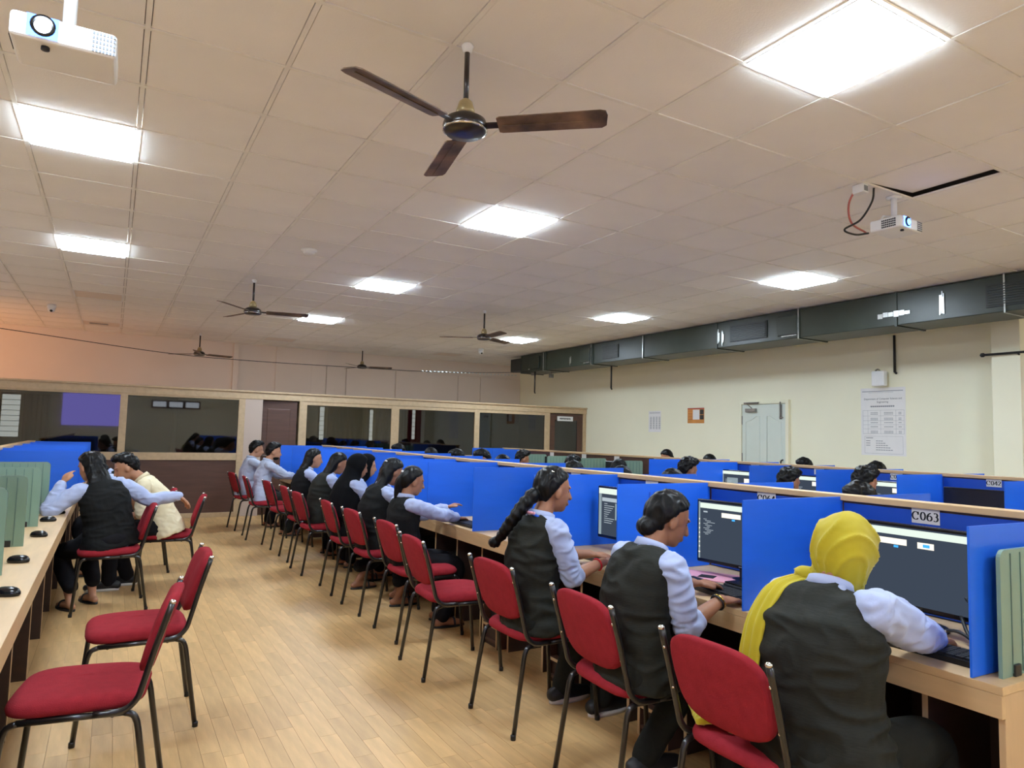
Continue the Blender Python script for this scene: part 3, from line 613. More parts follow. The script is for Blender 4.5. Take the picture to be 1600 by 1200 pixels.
# keyboards and mice
kb = bx((-.07, -.22, 0), (.07, .22, .018)).mesh('body', 'black'); mb = MB()
for r_ in range(5):
    for c_ in range(15):
        if r_ == 0 and 4 <= c_ <= 8: continue
        mb.box((-.058+r_*.0235, -.212+c_*.0286, .018), (-.058+r_*.0235+.02, -.212+c_*.0286+.0245, .025))
mb.box((-.058, -.212+4*.0286, .018), (-.038, -.212+9*.0286-.004, .025)); kk = mb.mesh('keys', 'key')
def keyboard(x, y, rz, label):
    t = thing('keyboard', label, 'keyboard', (x, y, .75), rz, 'black keyboards'); link('body', kb, t); link('keys', kk, t); return t
for x, y, rz, lab in ((2.46, 1.42, .04, 'black keyboard in front of the C063 monitor'), (2.47, 2.36, -.12, 'black keyboard beside the pink folder'), (2.47, 3.18, .08, 'black keyboard in front of the girl with the plait'), (2.42, 4.86, 0, 'black keyboard under the typing girl\'s hands'), (2.45, 5.75, 0, 'black keyboard before the girl with the long loose hair'), (2.45, 6.6, 0, 'black keyboard before the person in the long black hijab'), (2.45, 10.0, 0, 'black keyboard before the bearded boy')):
    keyboard(x, y, rz, lab)
ms = MB().loft([[V((.052*k*math.cos(a), .031*k*math.sin(a), z)) for a in [2*math.pi*i/18 for i in range(18)]] for k, z in ((.9, 0), (1, .006), (.98, .016), (.82, .028), (.5, .035), (.1, .037))]).mesh('shell', 'bezel')
mw = MB().tube([(.02, 0, .034), (.036, 0, .031)], .004, 8).mesh('wheel', 'key')
def mouse(x, y, z, rz, label):
    t = thing('mouse', label, 'computer mouse', (x, y, z), rz, 'black computer mice'); link('shell', ms, t); link('wheel', mw, t)
for k, (x, y) in enumerate(((-.33, 3.48), (-.37, 4.28), (-.355, 5.2), (-.36, 5.98), (-.33, 6.45))):
    mouse(x, y, .75, math.radians(random.uniform(-30, 10)), 'black mouse by a green divider on the left desk, %s from near' % ordw[k])
mouse(2.43, 1.185, .75, .2, 'black mouse at the right end of the C063 keyboard')
# things lying on the desk
t = thing('folder', 'pink paper folder on the desk left of the mustard scarf', 'folder', (2.66, 2.56, .75), .5)
obj('cover', bx((-.11, -.15, .012), (.11, .15, .016)), 'pink', t); obj('pages', bx((-.105, -.145, 0), (.108, .148, .012)), 'paper', t); obj('print', MB().box((-.06, -.03, .0161), (.02, .05, .0166)), 'ink', t)
t = thing('document_case', 'black flat case on the desk behind the second keyboard', 'case', (2.63, 2.23, .75), -.1)
obj('body', bx((-.09, -.14, 0), (.09, .14, .028)), 'black', t, .006); obj('lid', bx((-.085, -.135, .028), (.085, .135, .036)), 'bezel', t, .003)
tag(obj('paper_sheet', bx((-.1, -.14, 0), (.1, .14, .002)), 'paper', None, 0, (2.40, 3.42, .7505), .3), 'white paper sheet under the arm of the girl with the plait', 'paper')
tag(obj('paper_sheet', bx((-.09, -.13, 0), (.09, .13, .002)), 'paper', None, 0, (2.62, 3.02, .7505), -.2), 'white paper sheet behind the plaited girl\'s keyboard', 'paper')
tag(obj('note_card', bx((-.002, -.03, 0), (.002, .03, .045)), 'paper', None, 0, (2.6, 1.42, .752), .3), 'small white card leaning below the C063 monitor', 'card')
for pts, m, lab in (([(2.86, 1.55, .86), (2.74, 1.42, .92), (2.66, 1.30, .86), (2.62, 1.2, .80), (2.66, 1.17, .755)], 'cable', 'black monitor cable looping below the C063 monitor'), ([(2.85, 1.48, .80), (2.72, 1.40, .84), (2.64, 1.33, .79), (2.6, 1.25, .757), (2.7, 1.19, .757)], 'cable', 'second black cable lying below the C063 monitor'), ([(2.84, 1.62, .757), (2.70, 1.50, .757), (2.62, 1.36, .80), (2.60, 1.28, .77), (2.52, 1.22, .757)], 'cable', 'keyboard cable curling behind the C063 keyboard'), ([(2.88, 1.5, .92), (2.76, 1.36, .955), (2.66, 1.22, .9), (2.64, 1.18, .88)], 'white', 'pale cable behind the C063 monitor stand')):
    tag(obj('cable', MB().tube(smooth_path(pts, 8), .006, 6), m), lab, 'cable')
# computer stands under the middle desk
st = {}
mb = MB(); mb.box((0, 0, .03), (.3, .016, .36)); mb.box((0, .2, .03), (.3, .216, .36)); st['sides'] = mb
for k, y in enumerate((1.9, 2.50, 3.32, 4.16, 4.98, 5.8)):
    t = thing('computer_stand', 'open dark wooden computer stand under the middle desk, %s from near' % ordw[k], 'stand', (2.33, y, 0), 0, 'computer stands under the middle desk')
    if 'm' not in st:
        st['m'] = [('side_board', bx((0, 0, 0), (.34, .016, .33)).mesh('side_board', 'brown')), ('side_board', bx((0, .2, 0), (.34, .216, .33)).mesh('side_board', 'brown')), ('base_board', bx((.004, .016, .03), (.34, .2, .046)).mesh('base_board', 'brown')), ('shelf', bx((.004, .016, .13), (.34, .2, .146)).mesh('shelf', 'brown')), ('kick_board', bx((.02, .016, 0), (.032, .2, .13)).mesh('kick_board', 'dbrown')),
                   ('front_edge', MB().box((-.003, 0, 0), (0, .016, .33)).box((-.003, .2, 0), (0, .216, .33)).box((-.0, .016, .13), (.004, .2, .146)).mesh('front_edge', 'maple_v')), ('computer_case', bx((.05, .03, .147), (.33, .186, .5)).mesh('computer_case', 'black'))]
    for n, me in st['m']: link(n, me, t)
# ---------------------------------------------------------------- chairs
def make_chair():
    t = thing('stacking_chair', 'red', 'chair', (0, 0, 0), 0, 'red padded stacking chairs')
    R_ = .0115
    for s in (-1, 1):
        y = s*.205
        obj('leg', MB().tube([(.245, y*1.06, .0), (.212, y, .36)]+smooth_path([(.207, y, .385), (.195, y, .412), (.165, y, .424)], 3), R_, 10), 'blacktube', t)
        obj('leg', MB().tube([(-.262, y*1.06, .0), (-.205, y, .36)]+smooth_path([(-.2, y, .385), (-.186, y, .412), (-.155, y, .424)], 3), R_, 10), 'blacktube', t)
        obj('seat_rail', MB().tube([(-.16, y, .424), (.17, y, .424)], R_, 10), 'blacktube', t)
        p = obj('back_post', MB().tube(smooth_path([(-.06, y*1.07, .43), (-.15, y*1.07, .435), (-.195, y*1.07, .47), (-.215, y*1.07, .53), (-.25, y*1.07, .66), (-.292, y*1.07, .80)], 4), R_, 10), 'blacktube', t)
        obj('end_cap', MB().blob((-.294, y*1.07, .806), (.0125, .0125, .009), None, 10, 6), 'chrome', p)
        for z, x in ((.6, -.232), (.74, -.274)): obj('screw', MB().blob((x-.008, y*1.05, z), (.006, .006, .006), None, 8, 5), 'chrome', p)
    for x in (.13, -.12): obj('cross_bar', MB().tube([(x, -.205, .418), (x, .205, .418)], .009, 8), 'blacktube', t)
    for x, y in ((.245, .217), (.245, -.217), (-.262, .217), (-.262, -.217)): obj('foot_cap', MB().lathe([(.013, 0), (.0135, .02), (.012, .024)], (x, y, 0), 10), 'black', t)
    # seat cushion
    def outline(a, b, p, n=36): return [(a*math.copysign(abs(math.cos(q))**(2/p), math.cos(q)), b*math.copysign(abs(math.sin(q))**(2/p), math.sin(q))) for q in [2*math.pi*k/n for k in range(n)]]
    rings = []
    for sc_, z in ((.2, .436), (.93, .434), (.985, .442), (1.0, .456), (.985, .472), (.94, .484), (.8, .491), (.5, .495), (.2, .496)):
        rings.append([V((.005+a*sc_, b*sc_*(1.0+.04*a/.22), z-.006*(a/.22)**2*(z > .46))) for a, b in outline(.222, .215, 4.5)])
    obj('seat', MB().loft(rings), 'red', t)
    # backrest
    rings = []
    ox = lambda z: -.2+(-.095)*(z-.5)/.3
    for sc_, d in ((.3, -.022), (.92, -.022), (.985, -.016), (1, 0), (.985, .014), (.92, .022), (.6, .026), (.2, .027)):
        ring = []
        for a, b in outline(.195, .145, 3.6):
            wd = 1.0 if b > 0 else 1.0-.04*abs(b)/.145
            z = .672+b*sc_; ring.append(V((ox(z)+d+.012-.02*(1-(a/.2)**2)*.6, a*sc_*wd, z)))
        rings.append(ring)
    obj('backrest', MB().loft(rings), 'red', t)
    return t
CH = make_chair(); used = []
def chair(x, y, rz, label):
    if not used: used.append(1); CH.location = (x, y, 0); CH.rotation_euler = (0, 0, rz); CH['label'] = label; return CH
    return copy_tree(CH, (x, y, 0), rz, label)
PI = math.pi
chair(1.97, 1.62, .03, 'red padded chair under the girl in the mustard scarf')
chair(1.985, 2.33, -.04, 'red padded chair under the girl with the low black bun')
chair(2.0, 3.15, .02, 'red padded chair under the girl with the plait')
chair(1.93, 4.03, -.05, 'empty red padded chair between the typing girl and the plaited girl')
chair(2.03, 4.80, .02, 'red padded chair under the typing girl in profile')
chair(2.02, 5.60, .03, 'red padded chair under the girl with long loose hair and a clip')
chair(2.02, 6.34, -.03, 'red padded chair under the person in the long black hijab')
chair(1.97, 7.3, .03, 'red padded chair under the waistcoat girl behind the black hijab')
chair(2.0, 8.05, 0, 'red padded chair under the girl looking right before the boys')
chair(1.98, 8.95, .05, 'empty red padded chair in front of the bearded boy')
chair(1.86, 9.80, -.05, 'red padded chair under the bearded boy in the pale shirt')
chair(1.82, 10.74, .1, 'red padded chair under the last boy by the cabin wall')
chair(-.03, 3.12, PI-.14, 'empty red chair nearest the camera at the lower left')
chair(.17, 3.97, PI, 'empty red chair second from the camera on the left')
chair(.04, 6.46, PI+.05, 'red chair on the left under the girl stretching her arm out')
chair(.5, 7.2, PI-.08, 'red chair on the left under the boy in the cream shirt')
# ================================================================ PEOPLE
def fuse(name, mb, voxel, m, parent, it=4, wr=0, wscale=(7, 7, 7), fac=.5, seed=0):
    o = bpy.data.objects.new('tmp', mb.mesh('tmp', m)); COL.objects.link(o)
    r = o.modifiers.new('r', 'REMESH'); r.mode = 'VOXEL'; r.voxel_size = voxel; r.adaptivity = 0
    s = o.modifiers.new('s', 'SMOOTH'); s.iterations = it; s.factor = fac
    dg = bpy.context.evaluated_depsgraph_get(); dg.update()
    me = bpy.data.meshes.new_from_object(o.evaluated_get(dg)); old = o.data; bpy.data.objects.remove(o); bpy.data.meshes.remove(old)
    me.name = name; me.materials.clear(); me.materials.append(M[m] if isinstance(m, str) else m)
    if wr:
        so = V((seed*3.7, seed*1.3, seed*5.1)); nm = [v.normal.copy() for v in me.vertices]
        for v, n in zip(me.vertices, nm):
            p = V((v.co.x*wscale[0], v.co.y*wscale[1], v.co.z*wscale[2]))+so
            w_ = noise.noise(p+V((noise.noise(p*.7), noise.noise(p*.7+V((5, 1, 2))), noise.noise(p*.6+V((1, 7, 3)))))*.9)
            v.co += n*(wr*(1-abs(w_)*2.2))
    me.polygons.foreach_set('use_smooth', [True]*len(me.polygons)); me.update()
    return link(name, me, parent)
def limb(mb, pts, rad, n=14, k=5, flat=1.0):
    p, r = catmull(pts, rad, k); mb.tube(p, r, n, 0, True, True, flat)
def ik(S, W, l1, l2, pole):
    d = W-S; L_ = min(d.length, (l1+l2)*.995); d.normalize(); W2 = S+d*L_
    a = (l1*l1-l2*l2+L_*L_)/(2*L_); h = math.sqrt(max(l1*l1-a*a, 0)); pl = pole-d*pole.dot(d); pl.normalize()
    return S+d*a+pl*h, W2
def hand(mb, w_, d, nrm, thumb, sc_=1, curl=.5):
    d = d.normalized(); nrm = (nrm-d*nrm.dot(d)).normalized(); s = d.cross(nrm); s = s if s.dot(thumb) > 0 else -s
    rings = []
    for t, a, b in ((-.012, .024, .019), (.0, .027, .018), (.03, .036, .016), (.06, .041, .014), (.082, .040, .012), (.09, .034, .009)):
        rings.append([w_+d*(t*sc_)+s*(a*sc_*math.cos(q))+nrm*(b*sc_*math.sin(q)+.004) for q in [2*math.pi*k/14 for k in range(14)]])
    mb.loft(rings)
    for k, (off, L_) in enumerate(((.031, .068), (.0105, .076), (-.0105, .071), (-.031, .055))):
        p = w_+d*(.082*sc_)+s*(off*sc_); pts = [p-d*.02, p]; c = 0
        for seg in (.42, .33, .25):
            c += curl*(.75+.1*k); q = d*math.cos(c)+nrm*math.sin(c)+s*(off*1.2); pts.append(pts[-1]+q.normalized()*(L_*seg*sc_))
        limb(mb, pts, [.0095*sc_, .0098*sc_, .0092*sc_, .0085*sc_, .0072*sc_], 8, 3)
    p = w_+d*(.028*sc_)+s*(.028*sc_); limb(mb, [p-s*.012, p+s*.01*sc_+d*.012*sc_+nrm*.004, p+s*.022*sc_+d*.042*sc_+nrm*.012, p+s*.02*sc_+d*.068*sc_+nrm*.02], [.014*sc_, .0125*sc_, .0105*sc_, .008*sc_], 8, 3)
HAIRLIM = [(-1.01, -.5), (-.5, -.32), (-.15, -.05), (.2, .16), (.42, .5), (.6, .86), (.75, 1.3), (1.01, 2)]
def interp(tab, x):
    for (a, b), (c, d) in zip(tab[:-1], tab[1:]):
        if a <= x <= c: return b+(d-b)*(x-a)/(c-a)
    return tab[-1][1]
def cap(mb, HM, r=(.104, .087, .110), c=(-.012, 0, .017), lim=HAIRLIM, inner=.60, wob=0, seed=0, nu=40, nv=26):
    rings = []
    for i in range(nv+1):
        th = math.pi*(i+.02)/(nv+.04); ring = []
        for j in range(nu):
            ph = 2*math.pi*j/nu; d = V((math.sin(th)*math.cos(ph), math.sin(th)*math.sin(ph), -math.cos(th)))
            t = max(0, min(1, (interp(lim, d.z)-d.x)/.16+.5)); t = t*t*(3-2*t); k = inner+(1-inner)*t
            if wob: k += t*wob*noise.noise(d*5+V((seed, 0, 0)))
            ring.append(HM @ V((c[0]+r[0]*d.x*k, c[1]+r[1]*d.y*k, c[2]+r[2]*d.z*k)))
        rings.append(ring)
    mb.loft(rings)
def person(name, label, cat, loc, rz, P):
    t = thing(name, label, cat, loc, rz, P.get('group')); S = P.get('scale', 1.0); vx = P.get('voxel', .009); male = P.get('male', False); far_ = P.get('far', False); seed = P.get('seed', 1)
    hz = P.get('hipz', .56); lean = math.radians(P.get('lean', 12)); side = math.radians(P.get('side', 0)); hunch = math.radians(P.get('hunch', 10)); twist = math.radians(P.get('twist', 0))
    hip = V((0, 0, hz)); D1 = V((math.sin(lean), math.sin(side), math.cos(lean))).normalized(); l2 = lean+hunch
    D2 = V((math.sin(l2), math.sin(side), math.cos(l2))).normalized()
    chest = hip+D1*.26*S; nb = chest+D2*.215*S
    sd = (Matrix.Rotation(twist, 3, 'Z') @ V((0, 1, 0))); sd = (sd-D2*sd.dot(D2)).normalized()
    sw = (.185 if male else .162)*S; shL = nb+sd*sw-D2*.045*S; shR = nb-sd*sw-D2*.045*S
    hp = V(P.get('head', (.045, 0, .125)))*S; hy, hpit, hr = (math.radians(a) for a in P.get('look', (0, 5, 0)))
    hc = nb+D2*hp.z+V((hp.x, hp.y, 0)); HM = Matrix.Translation(hc) @ Matrix.Rotation(hy, 4, 'Z') @ Matrix.Rotation(hpit, 4, 'Y') @ Matrix.Rotation(hr, 4, 'X') @ Matrix.Scale(S*P.get('headscale', 1.0), 4)
    skin = P.get('skin', 'skin')
    body = MB(); H = lambda *p: HM @ V(p); RH = HM.to_3x3()
    body.blob(H(-.008, 0, .02), (.092, .074, .095), RH, 18, 12); body.blob(H(.022, 0, -.03), (.068, .06, .085), RH, 16, 10); body.blob(H(.05, 0, -.088), (.028, .034, .024), RH)
    limb(body, [H(.083, 0, .012), H(.098, 0, -.018), H(.104, 0, -.034)], [.008*S, .010*S, .013*S], 8, 3); body.blob(H(.074, 0, .022), (.018, .05, .011), RH); body.blob(H(.085, 0, -.066), (.011, .022, .011), RH)
    for s in (-1, 1): body.blob(H(-.006, s*.074, -.015), (.02, .011, .031), RH, 10, 7)
    limb(body, [H(-.02, 0, -.05), (H(-.02, 0, -.05)+nb)/2, nb-D2*.05], [.052*S, .05*S, .058*S])
    limb(body, [hip, chest, nb-D2*.06], [.10*S, .09*S, .06*S])
    arms = {}
    for s, sh in ((1, shL), (-1, shR)):
        tg = P.get('handL' if s > 0 else 'handR', (.40, s*.10, .80)); pole = V(P.get('poleL' if s > 0 else 'poleR', (-.5, s*.8, -.6)))
        el, wr_ = ik(sh, V(tg), .27*S, .235*S, pole); arms[s] = (sh, el, wr_)
        limb(body, [nb-D2*.05, sh, (sh+el)/2, el, (el*.55+wr_*.45), wr_], [.02*S, .028*S, .038*S, .036*S, .035*S, .024*S])
        hd = P.get('hdirL' if s > 0 else 'hdirR'); d = V(hd) if hd else (wr_-el).normalized()*.7+V((.5, 0, -.05)); nr = V(P.get('palmL' if s > 0 else 'palmR', (0, 0, -1)))
        hand(body, wr_, d, nr, V(P.get('thumbL' if s > 0 else 'thumbR', (.1, -s, 0))), S*.95, P.get('curl', .35))
    legs = {}
    for s in (1, -1):
        ft = V(P.get('footL' if s > 0 else 'footR', (.36, s*.10, 0))); hj = hip+V((.02, s*.085*S, -.035)); an = V((ft.x, ft.y, .085))
        kn, an2 = ik(hj, an, .41*S, .41*S, V((1, 0, .8))); legs[s] = (hj, kn, an)
        limb(body, [hj, (hj+kn)/2, kn, (kn+an)/2+V((-.01, 0, 0)), an, V((an.x-.01, an.y, .045))], [.07*S, .06*S, .05*S, .045*S, .03*S, .03*S])
        limb(body, [V((ft.x-.045, ft.y, .035)), V((ft.x+.02, ft.y, .042)), V((ft.x+.1, ft.y, .028)), V((ft.x+.16, ft.y, .022))], [.03, .034, .032, .022], 10, 4, .9)
    fuse('body', body, P.get('skinvoxel', vx), skin, t, 3, fac=.45)
    if not far_:
        for s in (-1, 1):
            obj('eye', MB().blob(H(.0725, s*.027, .0), (.006, .009, .004), RH, 10, 7), 'eye', t)
            obj('eyebrow', MB().tube([H(.0835, s*.014, .021), H(.0815, s*.03, .026), H(.068, s*.048, .022)], .0026*S, 6), 'hair', t)
    # ---- clothes
    def torso(mb, prof, n=24):
        rings = []
        for (a, w_, d, off) in prof: # a: 0 hip -> 1 chest -> 2 neck base
            if a <= 1: c = hip+(chest-hip)*a; ax = D1
            else: c = chest+(nb-chest)*(a-1); ax = D2
            y_ = V((0, 1, 0))*(1-a/2)+sd*(a/2); y_ = (y_-ax*y_.dot(ax)).normalized(); x_ = y_.cross(ax)
            c = c+x_*off; ring = []
            for k in range(n):
                q = 2*math.pi*k/n; cx = math.copysign(abs(math.cos(q))**.85, math.cos(q)); cy = math.copysign(abs(math.sin(q))**.85, math.sin(q)); ring.append(c+x_*(d*S*cx)+y_*(w_*S*cy))
            rings.append(ring)
        mb.loft(rings)
    fatt = P.get('fat', 1.0); bw = (.175 if male else .16)*fatt
    sh_m = P.get('shirt', 'shirt'); sm = MB()
    hw = (.86, .84) if P.get('vest') else (1.18, 1.16)
    torso(sm, [(-.38, .17*fatt*hw[0], .12*fatt*hw[1], .0), (0, .16*fatt*hw[0], .115*fatt*hw[1], 0), (.5, .145*fatt*(.9 if P.get('vest') else 1), .105*fatt*(.85 if P.get('vest') else 1), 0), (1, .155*fatt*(.92 if P.get('vest') else 1), .115*fatt*(.86 if P.get('vest') else 1), .0), (1.5, sw/S, .088, 0), (1.78, sw/S*.8, .075, -.005), (1.95, .09, .06, 0), (2.03, .06, .055, .005)])
    fr = P.get('sleeve', 1.0)
    for s in (1, -1):
        sh, el, wr_ = arms[s]; f_ = P.get('sleeveR', fr) if s < 0 else fr; pts = [sh*.72+nb*.28-D2*.03*S, sh-D2*.012*S, (sh+el)/2, el]; rad = [.04*S*fatt, .056*S*fatt, .058*S*fatt, .051*S*fatt]
        if f_ > 0: pts += [el+(wr_-el)*f_*.5, el+(wr_-el)*f_*.97]; rad += [.052*S, .046*S if f_ < .8 else .037*S]
        limb(sm, pts, rad, 16)
    fuse('shirt', sm, vx, sh_m, t, 4, P.get('wr', .004)*1.7, (13, 13, 22), seed=seed)
    if P.get('collar', True):
        cm = MB(); rings = []
        for k, (rr, up) in enumerate(((.062, .0), (.066, .03), (.072, .028), (.080, -.004), (.070, -.008))):
            ring = []
            for i in range(24):
                q = 2*math.pi*i/24; y_ = sd; x_ = y_.cross(D2); fwd = .012*max(0, math.cos(q)); ring.append(nb+D2*(up*S-fwd-.002)+x_*(rr*S*math.cos(q)*.98+.004)+y_*(rr*S*math.sin(q)))
            rings.append(ring)
        cm.loft(rings, 0, False); obj('collar', cm, sh_m, t)
    if P.get('vest'):
        vm = MB(); g = fatt
        torso(vm, [(-.36, .205*g, .138*g, .012), (-.15, .205*g, .136*g, .012), (.1, .186*g, .126*g, .006), (.5, .162*g, .12*g, 0), (1, .172*g, .128*g, .0), (1.3, .174*g, .125*g, 0), (1.55, sw/S*1.06, .108, -.003), (1.74, sw/S*1.02, .092, -.006), (1.86, sw/S*.8, .078, -.005), (1.95, .095, .065, 0), (1.99, .075, .06, 0)])
        fuse('waistcoat', vm, vx, P['vest'], t, 3, P.get('wr', .004)*1.7, (6, 7, 15), seed=seed+3)
    tm_ = MB(); g = P.get('legfat', 1.0)
    tm_.blob(hip+V((0, 0, -.01)), (.14*S*fatt, .185*S*fatt, .105*S))
    for s in (1, -1):
        hj, kn, an = legs[s]; limb(tm_, [hj+V((-.06, 0, 0)), hj+V((.1, 0, .0)), (hj+kn)/2, kn, kn*.5+an*.5, an+V((0, 0, P.get('hem', .0)))], [.09*S, .095*S*g, .085*S*g, .07*S, .064*S, .058*S])
    fuse('trousers', tm_, max(vx, .01), P.get('pants', 'trouser'), t, 4, .004, (7, 7, 9), seed=seed+5)
    if P.get('shoes', 'sandal') == 'shoe':
        for s in (1, -1):
            an = legs[s][2]; mb = MB(); limb(mb, [V((an.x-.06, an.y, .045)), V((an.x, an.y, .055)), V((an.x+.08, an.y, .042)), V((an.x+.165, an.y, .034))], [.038, .042, .04, .03], 12, 5); q = obj('shoe', mb, 'shoe', t)
            obj('sole', MB().loft([[V((an.x+.05+.135*math.cos(a), an.y+.046*math.sin(a), z)) for a in [2*math.pi*k/20 for k in range(20)]] for z in (0, .022)]), 'sole', q)
    else:
        for s in (1, -1):
            an = legs[s][2]; q = obj('sandal', MB().loft([[V((an.x+.055+.13*math.cos(a), an.y+.042*math.sin(a), z)) for a in [2*math.pi*k/20 for k in range(20)]] for z in (0, .014)]), 'shoe', t)
            obj('strap', MB().tube(smooth_path([(an.x+.09, an.y-.04, .012), (an.x+.09, an.y-.02, .058), (an.x+.09, an.y+.02, .058), (an.x+.09, an.y+.04, .012)], 4), .008, 6), 'shoe', q)
    # ---- hair / scarf
    hs = P.get('hair', 'bun'); hm = MB()
    if hs in ('short', 'curly'):
        cap(hm, HM, (.106, .088, .116), (-.01, 0, .022), lim=[(-1.01, -.6), (-.5, -.45), (-.15, -.2), (.2, .02), (.42, .45), (.6, .86), (.75, 1.3), (1.01, 2)], wob=.10 if hs == 'short' else .2, seed=seed); hm.blob(H(.03, 0, .105), (.06, .06, .035), RH)
        fuse('hair', hm, max(vx*.8, .007), 'hair', t, 1, .008 if hs == 'short' else .012, (30, 30, 30), seed=seed)
        if P.get('beard'):
            b = MB(); b.blob(H(.03, 0, -.078), (.0575, .054, .036), RH); fuse('beard', b, .008, 'hair', t, 2, .002, (40, 40, 40))
    elif hs in ('bun', 'plait', 'long', 'pony'):
        cap(hm, HM, (.105, .088, .110), wob=.03, seed=seed)
        if hs == 'bun': hm.blob(H(-.088, .0, -.066), (.04, .056, .04), RH); hm.blob(H(-.06, 0, -.035), (.05, .064, .05), RH)
        if hs == 'topbun': hm.blob(H(-.06, 0, .12), (.04, .04, .035), RH)
        if hs == 'long':
            b0 = H(-.055, 0, -.01); bk = (-D2*.5+V((0, 0, -.5))).normalized(); x_ = sd.cross(D2); rings = []
            for u, w_, d, o_ in ((0, .08, .06, -.0), (.08, .082, .052, -.012), (.16, .085, .042, -.045), (.26, .09, .036, -.068), (.36, .08, .032, -.08), (.44, .055, .026, -.082), (.49, .025, .015, -.08)):
                L_ = P.get('hairlen', 1.0); c = b0+bk*u*L_+x_*o_; rings.append([c+x_*(d*math.cos(q))+sd*(w_*math.sin(q)) for q in [2*math.pi*k/18 for k in range(18)]])
            hm.loft(rings)
        if hs in ('plait', 'pony'):
            pth = P.get('tail') or [(-.09, 0, -.03), (-.12, .01, -.1), (-.15, .03, -.2), (-.17, .06, -.32), (-.2, .1, -.42)]
            W = [H(*q) if not P.get('tailworld') else V(q) for q in pth]; pp, rr = catmull(W, [.034]*len(W), 7)
            rr = [(.036-.017*i/len(pp))*(1+(.12*math.sin(i*1.7) if hs == 'plait' else 0)) for i in range(len(pp))]; hm.tube(pp, rr, 12, 0, True, True)
            e = pp[-1]; hm.blob(e+V((-.006, .006, -.01)), (.028, .036, .024)) if hs == 'plait' else None
        fuse('hair', hm, max(vx*.8, .006), 'hair', t, 2, .005, (34, 34, 9), seed=seed)
        if P.get('clip'):
            c = MB(); c.tube(smooth_path([H(-.095, -.03, .055), H(-.108, 0, .062), H(-.095, .03, .055)], 4), .008, 8); obj('hair_clip', c, 'white', t)
        if P.get('pin'):
            c = MB()
            for k in range(3): c.tube([H(-.05+k*.018, -.05-.004*k, .098-.006*k), H(-.03+k*.018, -.056, .094-.004*k)], .004, 6)
            obj('hair_pin', c, 'chrome', t)
    elif hs == 'hijab':
        lim = [(-1.01, -.0), (-.75, .3), (-.5, .5), (.0, .62), (.45, .66), (.65, .9), (.8, 1.5), (1.01, 2)]
        cap(hm, HM, (.115, .099, .122), (-.010, 0, .012), lim=lim, inner=.58)
        limb(hm, [H(-.03, 0, -.03), H(-.03, 0, -.09), nb+D2*.005], [.09*S, .084*S, .09*S])
        drop = P.get('drape', .28); x_ = sd.cross(D2); rings = []
        for u, w_, d, o_ in ((-.10, .075, .07, -.01), (-.03, .095, .085, -.01), (.03, .14, .105, -.01), (.1, .19, .135, -.005), (.2, .20, .15, 0), (drop, .19, .15, 0)):
            c = nb-D2*u*S+x_*o_; rings.append([c+x_*(d*S*math.cos(q))+sd*(w_*S*(1+.06*math.sin(q*7+seed)*(u > .08))*math.sin(q)) for q in [2*math.pi*k/28 for k in range(28)]])
        hm.loft(rings); fuse('hijab', hm, vx, P.get('hijabm', 'hijab_b'), t, 4, .004, (10, 10, 5), seed=seed)
    if 'extra' in P: P['extra'](t, dict(H=H, HM=HM, RH=RH, nb=nb, sd=sd, D2=D2, D1=D1, shL=shL, shR=shR, chest=chest, hip=hip, arms=arms, S=S))
    return t
def band(t, name, a, b, fr, r, m, rr=.004):
    c = a+(b-a)*fr; d = (b-a).normalized(); u = d.orthogonal().normalized(); w_ = d.cross(u)
    obj(name, MB().tube([c+u*r*math.cos(q)+w_*r*math.sin(q) for q in [2*math.pi*k/20 for k in range(21)]], rr, 6), m, t)
